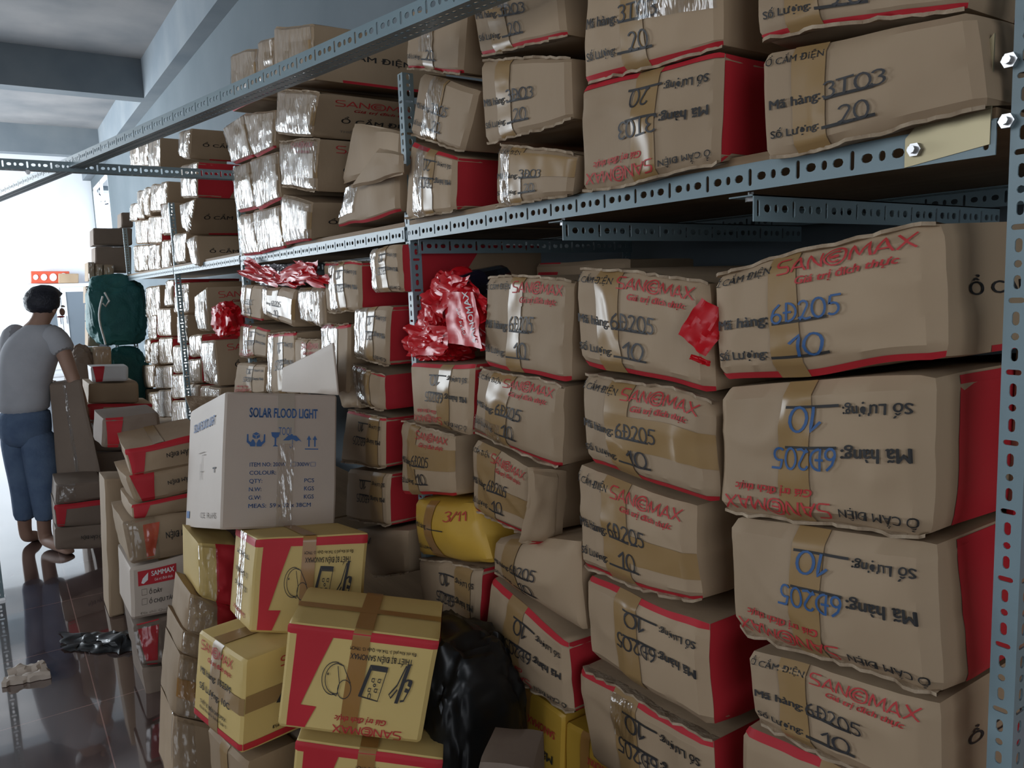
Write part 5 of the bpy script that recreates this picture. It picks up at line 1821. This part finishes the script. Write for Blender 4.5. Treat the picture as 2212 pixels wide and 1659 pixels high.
# hair: a cap over the back and top of the head
mb = MB()
bm = bmesh.new()
bmesh.ops.create_icosphere(bm, subdivisions=4, radius=1.0)
vs = []
for v in bm.verts:
    p = v.co.normalized()
    face_side = max(0.0, p.dot(fdir) - 0.15)
    low = max(0.0, -p.z - 0.35)
    k = 1.0 - 0.55 * face_side * (1 if p.z < 0.45 else 0.15) - 0.5 * low + 0.05 * noise.noise(p * 5) + 0.03 * noise.noise(p * 14)
    vs.append(hc + Vector((0, 0, 0.018)) + Vector((p.x * 0.113, p.y * 0.113, p.z * 0.106)) * k)
mb.add(vs, [[v.index for v in f_.verts] for f_ in bm.faces], 'hair')
bm.free()
for i in range(len(mb.v)):
    mb.v[i] = mb.v[i] - org
mb.build('hair', None, person, 60)
# clothes
FH = Vector((FW.x, FW.y, 0)).normalized()
RH = Vector((RT.x, RT.y, 0)).normalized()


def loft(mb, rings, key, n=20, cap=True):
    vs, fs = [], []
    for k, (c_, rx, ry) in enumerate(rings):
        for i in range(n):
            t = 2 * math.pi * i / n
            w = 1 + 0.03 * noise.noise(Vector((math.cos(t) * 1.5, math.sin(t) * 1.5, k * 0.9 + rx * 30)))
            vs.append(c_ + RH * (rx * w * math.cos(t)) + FH * (ry * w * math.sin(t)) + Vector((0, 0, 0.006 * noise.noise(Vector((t, k, 0))))))
    for k in range(len(rings) - 1):
        for i in range(n):
            fs.append((k * n + i, k * n + (i + 1) % n, (k + 1) * n + (i + 1) % n, (k + 1) * n + i))
    if cap:
        fs.append(tuple(range(n))[::-1])
        fs.append(tuple((len(rings) - 1) * n + i for i in range(n)))
    mb.add(vs, fs, key)


def wear(mb, name):
    for i in range(len(mb.v)):
        mb.v[i] = mb.v[i] - org
    o = mb.build(name, None, person, 70)
    s_ = o.modifiers.new('subdivision', 'SUBSURF')
    s_.levels = s_.render_levels = 1
    return o


mb = MB()
loft(mb, [(J(52, 896), 0.152, 0.118), (J(52, 870), 0.149, 0.115), (J(53, 835), 0.150, 0.115), (J(58, 800), 0.162, 0.122), (J(66, 762), 0.176, 0.126), (J(72, 738), 0.168, 0.115), (J(77, 718), 0.130, 0.095), (J(82, 704), 0.080, 0.075), (J(84, 699), 0.060, 0.060)], 'shirt')
mb.tube([J(100, 726), J(116, 728), J(129, 744), J(141, 766, DP - 0.01)], [0.085, 0.080, 0.074, 0.070], 'shirt', 14)
mb.tube([J(46, 724, DP + 0.02), J(32, 726, DP + 0.04), J(26, 748, DP + 0.08), J(25, 775, DP + 0.12)], [0.085, 0.080, 0.074, 0.068], 'shirt', 14)
wear(mb, 't_shirt')
mb = MB()
loft(mb, [(J(53, 882), 0.148, 0.112), (J(53, 900), 0.150, 0.116), (J(54, 925), 0.153, 0.122), (J(56, 950), 0.140, 0.112), (J(58, 966), 0.09, 0.08)], 'jeans')
for pts in (((32, 925, 0.080), (36, 955, 0.085), (41, 1000, 0.077), (47, 1050, 0.064), (52, 1090, 0.062), (55, 1128, 0.063)),
            ((78, 925, 0.085), (84, 955, 0.098), (92, 1000, 0.100), (96, 1050, 0.086), (99, 1090, 0.072), (101, 1128, 0.068))):
    loft(mb, [(J(a_, b_), r_, r_ * 1.05) for a_, b_, r_ in pts], 'jeans', 16)
wear(mb, 'jeans')
fq = [J(104, 829, DP - 0.02), J(171, 821, DP - 0.08), J(214, 1020, DP - 0.10), J(122, 1040, DP - 0.04)]
c = Carton(fq, Vector((-0.22, 0.03, 0.0)), 'dimbox', (12, 14), 0.004, 0.003, 0.004)
c.done('tall grey-brown carton held upright by the bending person', None)
c.tape(c.front, 0.48, 0.0, 0.57, 1.0, 'cleartape', name='clear_tape')

# ------------------------------------------------------------------ back row and supports that show between the columns
g = 'cartons in the back row of the nearest bay'
for k, (lab, z0, z1, kk) in enumerate((('carton in the back row behind the near post, level with the topmost large one', 1.13, 1.40, 'words'), ('carton in the back row behind the near post, second from the top, red top band', 0.86, 1.12, 'red'),
                                       ('carton in the back row behind the near post, third from the top', 0.58, 0.85, 'red'))):
    x0, x1, yy = -0.50, -0.08, 0.18
    c = Carton([Vector((x0, yy, z1)), Vector((x1, yy, z1)), Vector((x1, yy, z0)), Vector((x0, yy, z0))], Vector((0, 0.42, 0)), 'kraft', (12, 10), 0.006, 0.004, 0.005)
    P = Print(c.mb, c.front)
    if kk == 'red':
        P.rect(0, 0.84, 1, 0.97, 'red', 12, 2)
    else:
        P.text('Ổ CẮM ĐIỆN', 0.1, 0.6, 0.5, c.h * 0.14, 'black', 0.015)
        P.rect(0, 0.02, 1, 0.1, 'red', 12, 2)
    c.done(lab, g)
for lab, x0, x1, z0, z1, yy, key in (('dark red-cornered carton in the back row beyond the middle post, just under the shelf', -1.98, -1.55, 1.28, 1.56, 0.42, 'kraft'),
                                     ('carton in the back row of the upper shelf behind the 3D03 stack', -1.75, -1.05, 1.70, 2.25, 0.56, 'kraft'),
                                     ('carton in the back row of the upper shelf behind the red-sided upside-down one', -1.0, -0.45, 1.70, 2.15, 0.56, 'kraft')):
    c = Carton([Vector((x0, yy, z1)), Vector((x1, yy, z1)), Vector((x1, yy, z0)), Vector((x0, yy, z0))], Vector((0, 0.26, 0)), key, (12, 10), 0.006, 0.004, 0.005)
    P = Print(c.mb, c.front)
    P.quad(((0.0, 0.0), (0.16, 0.0), (0.3, 1.0), (0.0, 1.0)), 'red', 6, 8)
    Print(c.mb, c.front, True).text('Ổ CẮM ĐIỆN', 0.12, 0.55, 0.5, c.h * 0.12, 'black', 0.015)
    c.done(lab, g if x0 > -1.9 else 'cartons in the back row by the middle post')
